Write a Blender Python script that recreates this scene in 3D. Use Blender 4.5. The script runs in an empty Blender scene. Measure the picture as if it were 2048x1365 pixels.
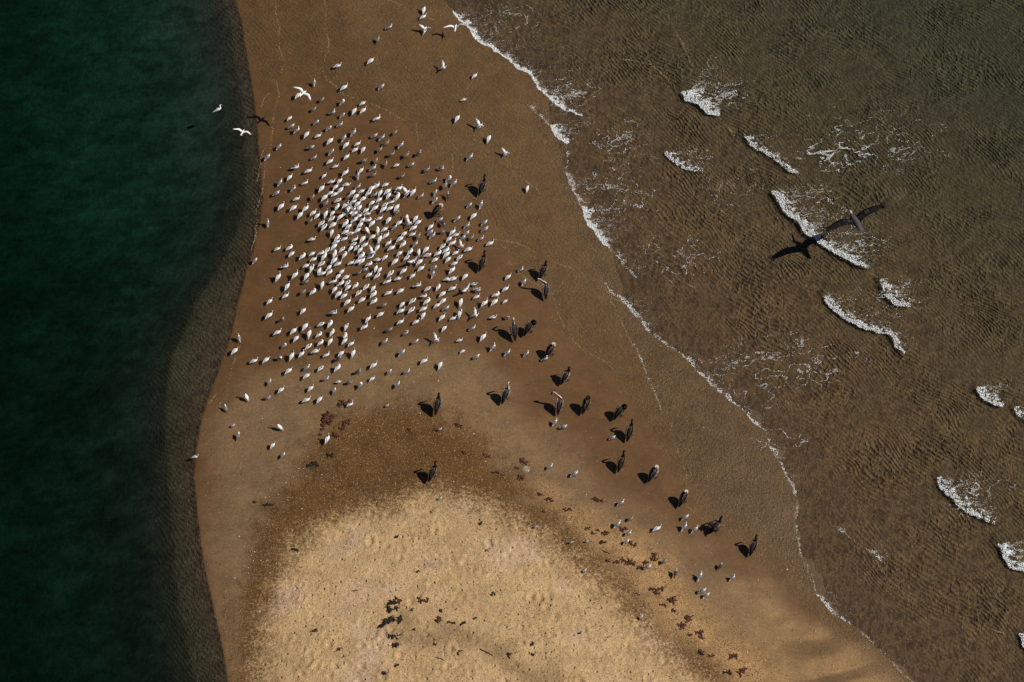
import bpy, math, random
import numpy as np
from mathutils import Vector, Matrix

R = math.radians
random.seed(7)
rng = np.random.default_rng(11)
scene = bpy.context.scene
COL = scene.collection

# ------------------------------------------------------------------ camera
FOVX, TILT, DIST = R(20.0), R(35.0), 116.3
CAM = np.array([0.0, -DIST * math.sin(TILT), DIST * math.cos(TILT)])
cd = bpy.data.cameras.new('camera')
cd.sensor_fit = 'HORIZONTAL'
cd.angle = FOVX
cd.clip_start = 1.0
cd.clip_end = 9000.0
cam = bpy.data.objects.new('camera', cd)
cam.location = CAM
cam.rotation_euler = (TILT, 0, 0)
COL.objects.link(cam)
scene.camera = cam

# ------------------------------------------------------------------ sky and sun
SUN_EL, SUN_AZ = R(45.0), R(-3.0)          # azimuth measured from +X towards +Y
world = bpy.data.worlds.new('World')
scene.world = world
world.use_nodes = True
wn = world.node_tree
wn.nodes.clear()
sky = wn.nodes.new('ShaderNodeTexSky')
sky.sky_type = 'NISHITA'
sky.sun_disc = False
sky.air_density = 0.55
sky.dust_density = 0.3
sky.sun_elevation = SUN_EL
sky.sun_rotation = R(90.0) - SUN_AZ
bg = wn.nodes.new('ShaderNodeBackground')
bg.inputs['Strength'].default_value = 0.05
wo = wn.nodes.new('ShaderNodeOutputWorld')
wn.links.new(sky.outputs[0], bg.inputs['Color'])
wn.links.new(bg.outputs[0], wo.inputs['Surface'])
sd = bpy.data.lights.new('sun', 'SUN')
sd.energy = 5.0
sd.angle = R(0.5)
sd.color = (1.0, 0.935, 0.835)
sun = bpy.data.objects.new('sun', sd)
sdir = Vector((math.cos(SUN_EL) * math.cos(SUN_AZ), math.cos(SUN_EL) * math.sin(SUN_AZ), math.sin(SUN_EL)))
sun.rotation_euler = sdir.to_track_quat('Z', 'Y').to_euler()
sun.location = sdir * 80
COL.objects.link(sun)

# ------------------------------------------------------------------ exposure
scene.view_settings.view_transform = 'Standard'
scene.view_settings.look = 'None'
scene.view_settings.exposure = 0.0
scene.view_settings.gamma = 1.0
scene.view_settings.use_curve_mapping = False
scene.cycles.use_denoising = False
scene.cycles.max_bounces = 3
scene.cycles.diffuse_bounces = 1
scene.cycles.glossy_bounces = 2
scene.cycles.transparent_max_bounces = 8
scene.cycles.use_adaptive_sampling = True
scene.cycles.adaptive_threshold = 0.02
scene.cycles.caustics_reflective = False
scene.cycles.caustics_refractive = False

# ------------------------------------------------------------------ small maths
def perlin(x, y, seed=0):
    x = np.asarray(x, float); y = np.asarray(y, float)
    xi = np.floor(x).astype(np.int64); yi = np.floor(y).astype(np.int64)
    xf = x - xi; yf = y - yi
    def g(ix, iy):
        h = (ix * 374761393 + iy * 668265263 + seed * 974634777) & 0xffffffff
        h = ((h ^ (h >> 13)) * 1274126177) & 0xffffffff
        a = ((h ^ (h >> 16)) & 0xffff) / 65536.0 * 2 * np.pi
        return np.cos(a), np.sin(a)
    def d(ix, iy, dx, dy):
        a, b = g(ix, iy)
        return a * dx + b * dy
    u = xf * xf * xf * (xf * (xf * 6 - 15) + 10)
    v = yf * yf * yf * (yf * (yf * 6 - 15) + 10)
    n00 = d(xi, yi, xf, yf); n10 = d(xi + 1, yi, xf - 1, yf)
    n01 = d(xi, yi + 1, xf, yf - 1); n11 = d(xi + 1, yi + 1, xf - 1, yf - 1)
    return ((n00 * (1 - u) + n10 * u) * (1 - v) + (n01 * (1 - u) + n11 * u) * v) * 1.5

def fbm(x, y, octaves=4, seed=0):
    s = 0; a = 1.0; t = 0
    for o in range(octaves):
        s = s + a * perlin(x * 2 ** o, y * 2 ** o, seed + o); t += a; a *= 0.5
    return s / t

def sstep(a, b, x):
    t = np.clip((x - a) / (b - a), 0, 1)
    return t * t * (3 - 2 * t)

FOCAL = 1024.0 / math.tan(FOVX / 2)
def ray(px, py):
    px = np.asarray(px, float); py = np.asarray(py, float)
    dx = (px - 1024.0) / FOCAL; dy = (682.5 - py) / FOCAL
    c, s = math.cos(TILT), math.sin(TILT)
    return dx, dy * c + s, dy * s - c
def ground(px, py, z=0.0):
    dx, dy, dz = ray(px, py)
    t = (z - CAM[2]) / dz
    return CAM[0] + dx * t, CAM[1] + dy * t
def gpoly(pts, z=0.0):
    a = np.array(pts, float)
    x, y = ground(a[:, 0], a[:, 1], z)
    return np.stack([x, y], 1)

def pdist(X, Y, P):
    """distance from points to the open polyline P"""
    best = np.full(X.shape, 1e9)
    for (ax, ay), (bx, by) in zip(P[:-1], P[1:]):
        ex, ey = bx - ax, by - ay
        L = ex * ex + ey * ey + 1e-12
        t = np.clip(((X - ax) * ex + (Y - ay) * ey) / L, 0, 1)
        d = (X - ax - t * ex) ** 2 + (Y - ay - t * ey) ** 2
        best = np.minimum(best, d)
    return np.sqrt(best)
def inside(X, Y, P):
    r = np.zeros(X.shape, bool)
    n = len(P)
    for i in range(n):
        ax, ay = P[i]; bx, by = P[(i + 1) % n]
        if ay == by: continue
        c = ((ay > Y) != (by > Y)) & (X < (bx - ax) * (Y - ay) / (by - ay) + ax)
        r ^= c
    return r
def sdist(X, Y, P):
    d = pdist(X, Y, np.vstack([P, P[:1]]))
    return np.where(inside(X, Y, P), d, -d)

# ------------------------------------------------------------------ the lie of the land
LEFT_SHORE = gpoly([(470, -700), (440, -300), (455, -80), (470, 0), (482, 40), (493, 110), (507, 190), (514, 260), (520, 330), (525, 400), (519, 450), (506, 500), (492, 545), (477, 600), (464, 660), (456, 690), (440, 735), (418, 790), (402, 840), (392, 900), (388, 960), (395, 1040), (405, 1120), (425, 1210), (445, 1300), (455, 1365), (470, 1600), (450, 2200), (380, 4000)])
RIGHT_SHORE = gpoly([(500, -700), (700, -300), (820, -80), (885, 0), (920, 40), (962, 85), (1060, 150), (1098, 198), (1100, 240), (1120, 290), (1133, 345), (1155, 392), (1175, 440), (1215, 492), (1238, 545), (1246, 596), (1280, 642), (1320, 682), (1380, 724), (1430, 777), (1500, 832), (1535, 868), (1560, 920), (1585, 970), (1600, 1010), (1592, 1050), (1602, 1110), (1622, 1145), (1636, 1192), (1680, 1236), (1720, 1262), (1790, 1330), (1830, 1370), (2000, 1560), (2500, 2200), (3500, 4000)])
LAND = np.vstack([LEFT_SHORE, RIGHT_SHORE[::-1]])
SHELF_W = np.array([(-80, 26), (0, 28), (200, 30), (330, 34), (400, 42), (500, 66), (600, 105), (700, 125), (800, 96), (900, 68), (1000, 56), (1100, 62), (1200, 72), (1300, 74), (1365, 72), (1600, 75)], float)
_sy = ground(np.full(len(SHELF_W), 450.0), SHELF_W[:, 0])[1][::-1]
_sw = (SHELF_W[:, 1] / 58.0)[::-1]

def height(X, Y):
    X = np.asarray(X, float); Y = np.asarray(Y, float)
    dl = pdist(X, Y, LEFT_SHORE); dr = pdist(X, Y, RIGHT_SHORE)
    ins = inside(X, Y, LAND)
    d = np.minimum(dl, dr)
    zi = 0.85 * (1 - np.exp(-d / 7.0))
    w = np.interp(Y, _sy, _sw)
    zl = -0.03 * (1 - np.exp(-dl / 0.07)) - 0.42 * np.minimum(1.0, w / 1.3) * np.minimum(dl / w, 1.0) - 2.3 * (1 - np.exp(-np.maximum(dl - w, 0) / 4.2))
    zr = -0.014 * dr / (1 + dr / 80.0)
    k = sstep(-2.0, 2.0, dl - dr)
    zo = zl * (1 - k) + zr * k
    return np.where(ins, zi, zo)

def at(px, py, h=0.0):
    """the point h above the sand that the photograph shows at this pixel"""
    z = 0.3
    for _ in range(4):
        x, y = ground(px, py, z)
        z = float(np.maximum(height(np.array([x]), np.array([y]))[0], -0.02)) + h
    return float(x), float(y), z

# ------------------------------------------------------------------ scene helpers
def tag(o, label=None, cat=None, group=None, kind=None):
    if label: o['label'] = label
    if cat: o['category'] = cat
    if group: o['group'] = group
    if kind: o['kind'] = kind
    return o

def mesh_np(name, V, F, mats=(), smooth=True, mi=None):
    me = bpy.data.meshes.new(name)
    V = np.asarray(V, np.float32); F = np.asarray(F, np.int32)
    n = F.shape[1]
    me.vertices.add(len(V)); me.vertices.foreach_set('co', V.ravel())
    me.loops.add(F.size); me.loops.foreach_set('vertex_index', F.ravel())
    me.polygons.add(len(F))
    me.polygons.foreach_set('loop_start', np.arange(0, F.size, n, dtype=np.int32))
    for m in mats: me.materials.append(m)
    if mi is not None: me.polygons.foreach_set('material_index', np.asarray(mi, np.int32))
    me.polygons.foreach_set('use_smooth', np.full(len(F), smooth))
    me.update(calc_edges=True)
    me.validate()
    return me

def mesh_py(name, V, F, mats=(), smooth=True, mi=None):
    me = bpy.data.meshes.new(name)
    me.from_pydata([tuple(v) for v in V], [], [tuple(f) for f in F])
    for m in mats: me.materials.append(m)
    if mi is not None: me.polygons.foreach_set('material_index', mi)
    me.polygons.foreach_set('use_smooth', [smooth] * len(me.polygons))
    me.update()
    return me

def link(name, me, parent=None, loc=(0, 0, 0), rz=0.0, sc=1.0):
    o = bpy.data.objects.new(name, me)
    COL.objects.link(o)
    o.location = loc; o.rotation_euler = (0, 0, rz); o.scale = (sc, sc, sc)
    if parent: o.parent = parent
    return o

class NT:
    """a few shorthands for building a node tree"""
    def __init__(s, name):
        s.m = bpy.data.materials.new(name); s.m.use_nodes = True
        s.t = s.m.node_tree; s.t.nodes.clear()
        s.out = s.n('ShaderNodeOutputMaterial')
    def n(s, kind, **kw):
        x = s.t.nodes.new(kind)
        for k, v in kw.items(): setattr(x, k, v)
        return x
    def l(s, a, b): s.t.links.new(a, b)
    def put(s, sock, v):
        if isinstance(v, bpy.types.NodeSocket): s.l(v, sock)
        elif v is not None: sock.default_value = v
    def math(s, op, a, b=None, clamp=False):
        x = s.n('ShaderNodeMath', operation=op, use_clamp=clamp)
        s.put(x.inputs[0], a); s.put(x.inputs[1], b)
        return x.outputs[0]
    def ramp(s, f, a, b, lo=0.0, hi=1.0):
        x = s.n('ShaderNodeMapRange', interpolation_type='SMOOTHSTEP')
        s.put(x.inputs[0], f); x.inputs[1].default_value = a; x.inputs[2].default_value = b
        x.inputs[3].default_value = lo; x.inputs[4].default_value = hi
        return x.outputs[0]
    def mix(s, f, a, b, mode='MIX'):
        x = s.n('ShaderNodeMix', data_type='RGBA', blend_type=mode)
        s.put(x.inputs[0], f); s.put(x.inputs[6], a); s.put(x.inputs[7], b)
        return x.outputs[2]
    def noise(s, vec, scale, detail=3.0, rough=0.55, dist=0.0):
        x = s.n('ShaderNodeTexNoise')
        s.put(x.inputs['Vector'], vec); x.inputs['Scale'].default_value = scale
        x.inputs['Detail'].default_value = detail; x.inputs['Roughness'].default_value = rough
        x.inputs['Distortion'].default_value = dist
        return x.outputs[0]
    def vor(s, vec, scale, feature='F1', rand=1.0):
        x = s.n('ShaderNodeTexVoronoi', feature=feature)
        s.put(x.inputs['Vector'], vec); x.inputs['Scale'].default_value = scale
        x.inputs['Randomness'].default_value = rand
        return x
    def attr(s, name): return s.n('ShaderNodeAttribute', attribute_name=name)
    def pos(s): return s.n('ShaderNodeNewGeometry').outputs['Position']
    def obj(s): return s.n('ShaderNodeTexCoord').outputs['Object']
    def bump(s, h, strength, dist, normal=None):
        x = s.n('ShaderNodeBump'); s.put(x.inputs['Height'], h)
        s.put(x.inputs['Strength'], strength); x.inputs['Distance'].default_value = dist
        if normal is not None: s.l(normal, x.inputs['Normal'])
        return x.outputs[0]
    def mapping(s, vec, rot=(0, 0, 0), scale=(1, 1, 1)):
        x = s.n('ShaderNodeMapping'); s.put(x.inputs[0], vec)
        x.inputs['Rotation'].default_value = rot; x.inputs['Scale'].default_value = scale
        return x.outputs[0]
    def bsdf(s, color, rough=0.8, normal=None, spec=0.3, **kw):
        x = s.n('ShaderNodeBsdfPrincipled')
        s.put(x.inputs['Base Color'], color); s.put(x.inputs['Roughness'], rough)
        s.put(x.inputs['Specular IOR Level'], spec)
        if normal is not None: s.l(normal, x.inputs['Normal'])
        for k, v in kw.items(): s.put(x.inputs[k.replace('_', ' ')], v)
        s.l(x.outputs[0], s.out.inputs['Surface'])
        return x

def C3(r, g, b): return (r, g, b, 1.0)

def simple(name, c1, c2=None, scale=20.0, rough=0.7, spec=0.25, bump=0.0):
    t = NT(name)
    c = C3(*c1)
    f = t.noise(t.obj(), scale, 3.0)
    col = t.mix(t.ramp(f, 0.35, 0.65), c, C3(*(c2 or tuple(v * 0.8 for v in c1))))
    nm = t.bump(f, bump, 0.01) if bump else None
    t.bsdf(col, rough, nm, spec)
    return t.m

# ================================================================== SETTING
def warp(X, Y, amp, freq, seed):
    return X + amp * fbm(X * freq, Y * freq, 4, seed), Y + amp * fbm(X * freq, Y * freq, 4, seed + 50)

DRY = gpoly([(500, 1700), (507, 1365), (520, 1290), (530, 1220), (548, 1150), (580, 1095), (630, 1052), (700, 1022), (790, 1000), (870, 984), (950, 1000), (1020, 1030), (1080, 1068), (1140, 1112), (1190, 1155), (1240, 1205), (1290, 1255), (1340, 1305), (1395, 1345), (1430, 1370), (1700, 1700)], 0.6)
RING = gpoly([(470, 1700), (462, 1365), (470, 1250), (488, 1150), (515, 1050), (565, 960), (635, 880), (715, 832), (800, 812), (870, 822), (940, 862), (1000, 925), (1060, 985), (1130, 1042), (1200, 1110), (1260, 1170), (1330, 1240), (1400, 1310), (1460, 1370), (1800, 1700)], 0.5)
BELT = gpoly([(1100, 985), (1160, 1020), (1240, 1050), (1310, 1100), (1390, 1180), (1450, 1250), (1530, 1320), (1590, 1400), (1800, 1700), (1600, 1700), (1480, 1400), (1400, 1310), (1330, 1240), (1260, 1170), (1190, 1110), (1120, 1045)], 0.5)
GREYTAN = gpoly([(505, 742), (600, 722), (700, 706), (800, 700), (900, 700), (950, 715), (1000, 765), (1050, 830), (1120, 890), (1200, 950), (1270, 1020), (1330, 1070), (1400, 1110), (1480, 1150), (1560, 1196), (1640, 1246), (1730, 1312), (1830, 1410), (1900, 1700), (420, 1700), (448, 1365), (432, 1250), (418, 1100), (412, 1000), (416, 900), (446, 820)], 0.4)
FILM = gpoly([(470, -600), (480, 60), (520, 160), (548, 158), (575, 140), (645, 165), (690, 200), (735, 216), (800, 248), (835, 292), (880, 325), (904, 335), (928, 385), (928, 420), (975, 460), (987, 485), (1017, 515), (1029, 545), (1046, 560), (1099, 592), (1117, 627), (1110, 645), (1142, 685), (1171, 708), (1199, 724), (1250, 790), (1300, 860), (1335, 930), (1365, 985), (1420, 1040), (1480, 1085), (1530, 1140), (1600, 1200), (1690, 1290), (1760, 1360), (2000, 1700), (3500, 3000), (3500, -600)], 0.25)

LOBE = gpoly([(1060, 214), (1110, 330), (1160, 470), (1196, 554), (1222, 602), (1265, 690), (1290, 745), (1312, 800), (1322, 832), (1345, 870), (1356, 930), (1400, 990), (1480, 1042), (1560, 1100), (1610, 1160), (1640, 1192), (1900, 1192), (1900, 214)], 0.2)

def axis(lo, hi, step, far=3000.0):
    core = np.arange(lo, hi + step / 2, step)
    out = []; s = step; v = hi
    while v < far:
        s *= 1.45; v += s; out.append(v)
    out = np.array(out)
    return np.concatenate([(lo - (out - hi))[::-1], core, out])

def grid(ax, ay):
    X, Y = np.meshgrid(ax, ay)
    nx, ny = len(ax), len(ay)
    i = np.arange(nx * ny).reshape(ny, nx)
    F = np.stack([i[:-1, :-1], i[:-1, 1:], i[1:, 1:], i[1:, :-1]], -1).reshape(-1, 4)
    return X.ravel(), Y.ravel(), F, i

def colour_attr(me, name, rgb):
    a = me.color_attributes.new(name, 'FLOAT_COLOR', 'POINT')
    v = np.ones((len(rgb), 4), np.float32); v[:, :3] = rgb
    a.data.foreach_set('color', v.ravel())

def build_sand():
    X, Y, F, _ = grid(axis(-23.5, 23.5, 0.075), axis(-18.8, 22.0, 0.085))
    Z = height(X, Y)
    far = (np.abs(X) > 60) | (np.abs(Y) > 60)
    Z = np.where(far, np.minimum(Z, 0.85), Z)
    wx, wy = warp(X, Y, 0.55, 0.5, 3)
    vx, vy = warp(X, Y, 0.9, 0.35, 9)
    n1 = fbm(X * 0.45, Y * 0.45, 4, 21); n2 = fbm(X * 1.7, Y * 1.7, 4, 31); n3 = fbm(X * 6, Y * 6, 3, 41)
    dsd = sdist(wx, wy, DRY) + 0.5 * n2
    dry = sstep(-0.4, 0.5, dsd)
    dramp = np.clip(0.5 + dsd / 6.0, 0, 1)
    ring = sstep(-0.75, 0.75, sdist(vx, vy, RING) + 0.8 * n2 + 0.3 * n3)
    ringtop = sstep(-2.5, 3.5, Y * 1.0 + 4.2 - 0.22 * np.abs(X + 3.2))
    grey = sstep(-0.9, 0.9, sdist(vx, vy, GREYTAN) + 0.4 * n1)
    film = sstep(-0.12, 0.12, sdist(X, Y, FILM) + 0.10 * n2)
    belt = sstep(-0.8, 0.9, sdist(vx, vy, BELT) + 0.7 * n2)
    ins = inside(X, Y, LAND)
    dl = pdist(X, Y, LEFT_SHORE); dr = pdist(X, Y, RIGHT_SHORE)
    right = ~ins & (dr < dl + 1.0); left = ~ins & ~right
    def mixc(c, w, k):
        return c * (1 - w[:, None]) + np.array(k)[None] * w[:, None]
    c = np.tile(np.array([[0.114, 0.062, 0.0235]]), (len(X), 1))
    c = mixc(c, film * 0.85, (0.096, 0.058, 0.0215))
    lobe = sstep(-0.06, 0.06, sdist(X, Y, LOBE) + 0.12 * n2) * ins
    c = mixc(c, lobe * 0.8, (0.086, 0.054, 0.022))
    c = mixc(c, grey, (0.180, 0.120, 0.064))
    # drying fingers at the lower right
    ang = R(22); u = X * math.cos(ang) + Y * math.sin(ang); v = -X * math.sin(ang) + Y * math.cos(ang)
    wave = np.sin(v * 4.6 + 5.0 * fbm(u * 0.16, v * 0.25, 3, 61)) + 1.2 * fbm(u * 0.35, v * 1.6, 3, 67)
    fing = sstep(-0.25, 0.9, wave) * sstep(8.6, 11.0, X + 0.25 * Y + 3.2) * (1 - sstep(-9.5, -7.5, Y))
    c = mixc(c, grey * sstep(7.0, 10.5, X) * (1 - sstep(-11.5, -7.5, Y)) * 0.85, (0.262, 0.172, 0.084))
    c = mixc(c, fing * grey * 0.8, (0.108, 0.068, 0.031))
    c = mixc(c, belt, (0.325, 0.212, 0.108))
    c = mixc(c, ring * (1 - belt * 0.75), (0.112, 0.062, 0.022))
    c = mixc(c, ring * sstep(0.15, 0.5, n2) * 0.5, (0.06, 0.032, 0.012))
    cd_ = np.tile(np.array([[0.415, 0.278, 0.142]]), (len(X), 1))
    cd_ = mixc(cd_, sstep(0.0, 0.45, n1) * 0.8, (0.430, 0.298, 0.198))
    cd_ = mixc(cd_, sstep(0.05, 0.5, -n1) * 0.6, (0.350, 0.240, 0.125))
    # old strand line of dark grit crossing the dry crest
    strand = gpoly([(800, 1230), (820, 1270), (900, 1262), (960, 1285), (1030, 1330), (1100, 1365)], 0.8)
    sl = 1 - sstep(0.05, 0.75, pdist(wx, wy, strand) + 0.4 * n2)
    cd_ = mixc(cd_, sl * 0.6, (0.19, 0.125, 0.062))
    # sea bed
    c = mixc(c, right * 1.0, (0.108, 0.073, 0.041))
    c = mixc(c, right * sstep(0.05, 0.5, n1) * 0.55, (0.074, 0.054, 0.031))
    silt = sstep(10, 34, X * 0.75 + Y * 1.1 + 5 * n1)
    c = mixc(c, right * silt * 0.85, (0.054, 0.055, 0.038))
    c = mixc(c, left * 1.0, (0.090, 0.068, 0.046))
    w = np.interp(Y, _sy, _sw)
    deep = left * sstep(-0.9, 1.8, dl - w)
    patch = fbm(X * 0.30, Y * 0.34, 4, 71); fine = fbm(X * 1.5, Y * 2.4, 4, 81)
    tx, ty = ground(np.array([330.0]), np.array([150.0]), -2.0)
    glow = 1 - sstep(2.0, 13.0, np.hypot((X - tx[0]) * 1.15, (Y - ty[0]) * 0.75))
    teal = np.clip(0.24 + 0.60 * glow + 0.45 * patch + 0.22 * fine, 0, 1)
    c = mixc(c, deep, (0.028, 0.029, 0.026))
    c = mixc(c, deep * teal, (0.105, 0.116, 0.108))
    # strand of gold grit flecks: how much loose shell grit lies where
    grit = np.clip(0.03 + 0.95 * ring * (1 - dry) + 0.9 * belt * (1 - dry) + 0.22 * dry + 0.16 * grey, 0, 1) * ins
    wet = np.where(ins, np.clip(1 - dry - 0.8 * belt - 0.55 * grey - 0.3 * ring, 0, 1), 0.6)
    # pits, prints and hummocks in the dry crest
    pits = np.zeros(len(X))
    core = (np.abs(X) < 24) & (Y < -4) & (Y > -19)
    idx = np.where(core)[0]
    px_, py_ = X[idx], Y[idx]; acc = np.zeros(len(idx))
    cell = 0.8
    key = {}
    ci = np.floor(px_ / cell).astype(int); cj = np.floor(py_ / cell).astype(int)
    order = np.lexsort((cj, ci)); 
    for k in order: key.setdefault((ci[k], cj[k]), []).append(k)
    for q in range(3600):
        x0 = rng.uniform(-16, 14); y0 = rng.uniform(-18.5, -5)
        clus = perlin(np.array([x0 * 0.5]), np.array([y0 * 0.5]), 5)[0]
        if rng.random() > 0.45 + 0.7 * clus: continue
        r = rng.uniform(0.045, 0.12); dep = rng.uniform(0.012, 0.05) * (r / 0.09)
        a, b = int(math.floor(x0 / cell)), int(math.floor(y0 / cell))
        ks = [k for i in (-1, 0, 1) for j in (-1, 0, 1) for k in key.get((a + i, b + j), ())]
        if not ks: continue
        ks = np.array(ks)
        d = np.hypot((px_[ks] - x0), (py_[ks] - y0) * rng.uniform(0.7, 1.3)) / r
        acc[ks] += dep * (-np.exp(-d ** 2) + 0.65 * np.exp(-((d - 1.7) / 0.5) ** 2))
    pits[idx] = acc
    Z = Z + dry * (pits + 0.02 * n1 + 0.007 * n2 + 0.002 * n3) + (1 - dry) * ring * 0.008 * n3 + ins * 0.004 * n2 * np.minimum(1, np.minimum(dl, dr))
    # gentle bars under the breakers
    Z = Z + right * 0.03 * n1 * np.minimum(dr, 2) / 2
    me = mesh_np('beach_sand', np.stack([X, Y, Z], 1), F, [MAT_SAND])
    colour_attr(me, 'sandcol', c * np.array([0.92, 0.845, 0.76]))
    colour_attr(me, 'drycol', cd_)
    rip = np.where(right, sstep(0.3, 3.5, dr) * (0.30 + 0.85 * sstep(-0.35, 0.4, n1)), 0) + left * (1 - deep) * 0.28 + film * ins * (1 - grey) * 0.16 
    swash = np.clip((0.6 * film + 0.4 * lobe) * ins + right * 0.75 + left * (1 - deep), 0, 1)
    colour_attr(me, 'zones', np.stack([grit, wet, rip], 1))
    colour_attr(me, 'zones2', np.stack([dramp, swash, deep], 1))
    o = link('beach_sand', me)
    tag(o, 'brown sand spit, wet and smooth at its edges, dry and pitted on its crest', 'beach', kind='structure')
    return o

def sand_material():
    t = NT('sand')
    P = t.pos()
    col = t.attr('sandcol').outputs['Color']
    z1 = t.n('ShaderNodeSeparateColor'); t.l(t.attr('zones').outputs['Color'], z1.inputs[0])
    z2 = t.n('ShaderNodeSeparateColor'); t.l(t.attr('zones2').outputs['Color'], z2.inputs[0])
    grit, wet, rip = z1.outputs; dramp, swash, deep = z2.outputs
    dn = t.noise(P, 8.0, 3.0, 0.85)
    dry = t.ramp(t.math('ADD', dramp, t.math('MULTIPLY', t.math('SUBTRACT', dn, 0.5), 0.62)), 0.38, 0.66)
    col = t.mix(dry, col, t.attr('drycol').outputs['Color'])
    grain = t.noise(P, 22.0, 2.0, 0.75)
    patchy = t.noise(P, 1.3, 2.0, 0.6)
    g1 = t.ramp(grain, 0.30, 0.70, 0.70, 1.30)
    amt = t.math('ADD', t.math('ADD', t.math('MULTIPLY', grit, 0.6), 0.25), t.math('MULTIPLY', swash, 0.55))
    g1 = t.math('ADD', 1.0, t.math('MULTIPLY', t.math('SUBTRACT', g1, 1.0), t.math('MULTIPLY', amt, 2.0)))
    g2 = t.ramp(patchy, 0.3, 0.7, 0.88, 1.12)
    g3 = t.ramp(t.noise(P, 7.0, 1.0, 0.6), 0.3, 0.7, 0.93, 1.07)
    m = t.math('MULTIPLY', t.math('MULTIPLY', g1, g2), g3)
    cm = t.n('ShaderNodeVectorMath', operation='SCALE'); t.l(col, cm.inputs[0]); t.l(m, cm.inputs['Scale'])
    c = cm.outputs[0]
    deep_mottle = t.noise(t.mapping(P, (0, 0, R(12)), (0.7, 1.3, 1.0)), 1.15, 4.0, 0.74)  # stretched noise varies the tone of the deep bed
    tm = t.math('ADD', 1.0, t.math('MULTIPLY', deep, t.math('SUBTRACT', t.ramp(deep_mottle, 0.32, 0.68, 0.62, 1.32), 1.0)))
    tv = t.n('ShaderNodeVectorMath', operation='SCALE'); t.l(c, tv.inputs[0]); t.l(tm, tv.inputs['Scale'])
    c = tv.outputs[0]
    # gold and pale grit grains
    v = t.vor(P, 21.0)
    sep = t.n('ShaderNodeSeparateColor'); t.l(v.outputs['Color'], sep.inputs[0])
    thr = t.math('SUBTRACT', 1.0, t.math('MULTIPLY', grit, 0.26))
    isf = t.math('MULTIPLY', t.math('GREATER_THAN', sep.outputs[0], thr), t.math('LESS_THAN', v.outputs['Distance'], 0.30))
    fcol = t.mix(sep.outputs[1], C3(0.30, 0.175, 0.05), C3(0.50, 0.38, 0.22))
    c = t.mix(t.math('MULTIPLY', isf, 0.8), c, fcol)
    # dark grit
    v2 = t.vor(P, 15.0)
    sep2 = t.n('ShaderNodeSeparateColor'); t.l(v2.outputs['Color'], sep2.inputs[0])
    thr2 = t.math('SUBTRACT', 1.0, t.math('MULTIPLY', grit, 0.22))
    isd = t.math('MULTIPLY', t.math('GREATER_THAN', sep2.outputs[2], thr2), t.math('LESS_THAN', v2.outputs['Distance'], 0.40))
    c = t.mix(t.math('MULTIPLY', isd, 0.75), c, C3(0.055, 0.028, 0.012))
    # sand ripples under the surf: two sets that cross and break up, and a net of low ridges
    wn_ = t.n('ShaderNodeTexNoise'); t.l(P, wn_.inputs['Vector']); wn_.inputs['Scale'].default_value = 0.35; wn_.inputs['Detail'].default_value = 2.0
    off = t.n('ShaderNodeVectorMath', operation='SCALE'); t.l(wn_.outputs['Color'], off.inputs[0]); off.inputs['Scale'].default_value = 1.0
    PW = t.n('ShaderNodeVectorMath', operation='ADD'); t.l(P, PW.inputs[0]); t.l(off.outputs[0], PW.inputs[1])
    def ripples(ang, sc, dist):
        W = t.n('ShaderNodeTexWave', wave_type='BANDS', bands_direction='X', wave_profile='SIN')
        t.l(t.mapping(PW.outputs[0], (0, 0, R(ang))), W.inputs['Vector'])
        W.inputs['Scale'].default_value = sc; W.inputs['Distortion'].default_value = dist
        W.inputs['Detail'].default_value = 2.0; W.inputs['Detail Scale'].default_value = 0.8; W.inputs['Detail Roughness'].default_value = 0.7
        return W.outputs['Fac']
    wa, wb = ripples(-36, 2.0, 4.5), ripples(-54, 1.7, 5.0)
    pick = t.ramp(wn_.outputs['Fac'], 0.38, 0.62)
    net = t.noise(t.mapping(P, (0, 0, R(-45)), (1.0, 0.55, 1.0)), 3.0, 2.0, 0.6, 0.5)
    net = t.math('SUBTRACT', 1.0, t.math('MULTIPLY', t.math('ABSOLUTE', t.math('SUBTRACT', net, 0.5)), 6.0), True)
    mx = t.n('ShaderNodeMix', data_type='FLOAT'); t.l(pick, mx.inputs[0]); t.l(wa, mx.inputs[2]); t.l(wb, mx.inputs[3])
    rh = t.math('ADD', t.math('MULTIPLY', mx.outputs[0], 0.75), t.math('MULTIPLY', net, 0.55))
    # caustic light painted into the bed colour, along the ripples and a gold net
    cr = t.math('MULTIPLY', t.math('SUBTRACT', rh, 0.5), t.math('MULTIPLY', rip, 0.70))
    cs = t.n('ShaderNodeVectorMath', operation='SCALE'); t.l(c, cs.inputs[0]); t.l(t.math('ADD', 1.0, cr), cs.inputs['Scale'])
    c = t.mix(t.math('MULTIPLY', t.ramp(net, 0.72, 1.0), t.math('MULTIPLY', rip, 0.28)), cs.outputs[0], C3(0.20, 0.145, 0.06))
    # relief: grain, wavelets in the swash, sand ripples under the breakers
    rough = t.math('SUBTRACT', 0.95, t.math('MULTIPLY', wet, 0.40))
    hg = t.noise(P, 14.0, 2.0, 0.7)
    hp = t.noise(P, 5.0, 2.0, 0.6)
    n1 = t.bump(t.math('ADD', t.math('MULTIPLY', hg, 0.5), t.math('MULTIPLY', hp, 0.9)), t.math('ADD', t.math('MULTIPLY', dry, 0.60), t.math('ADD', 0.06, t.math('MULTIPLY', grit, 0.35))), 0.06)
    v3 = t.vor(P, 4.8)
    sep3 = t.n('ShaderNodeSeparateColor'); t.l(v3.outputs['Color'], sep3.inputs[0])
    pit = t.math('MULTIPLY', t.ramp(v3.outputs['Distance'], 0.06, 0.34, 1.0, 0.0), t.ramp(sep3.outputs[0], 0.62, 0.9))
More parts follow.
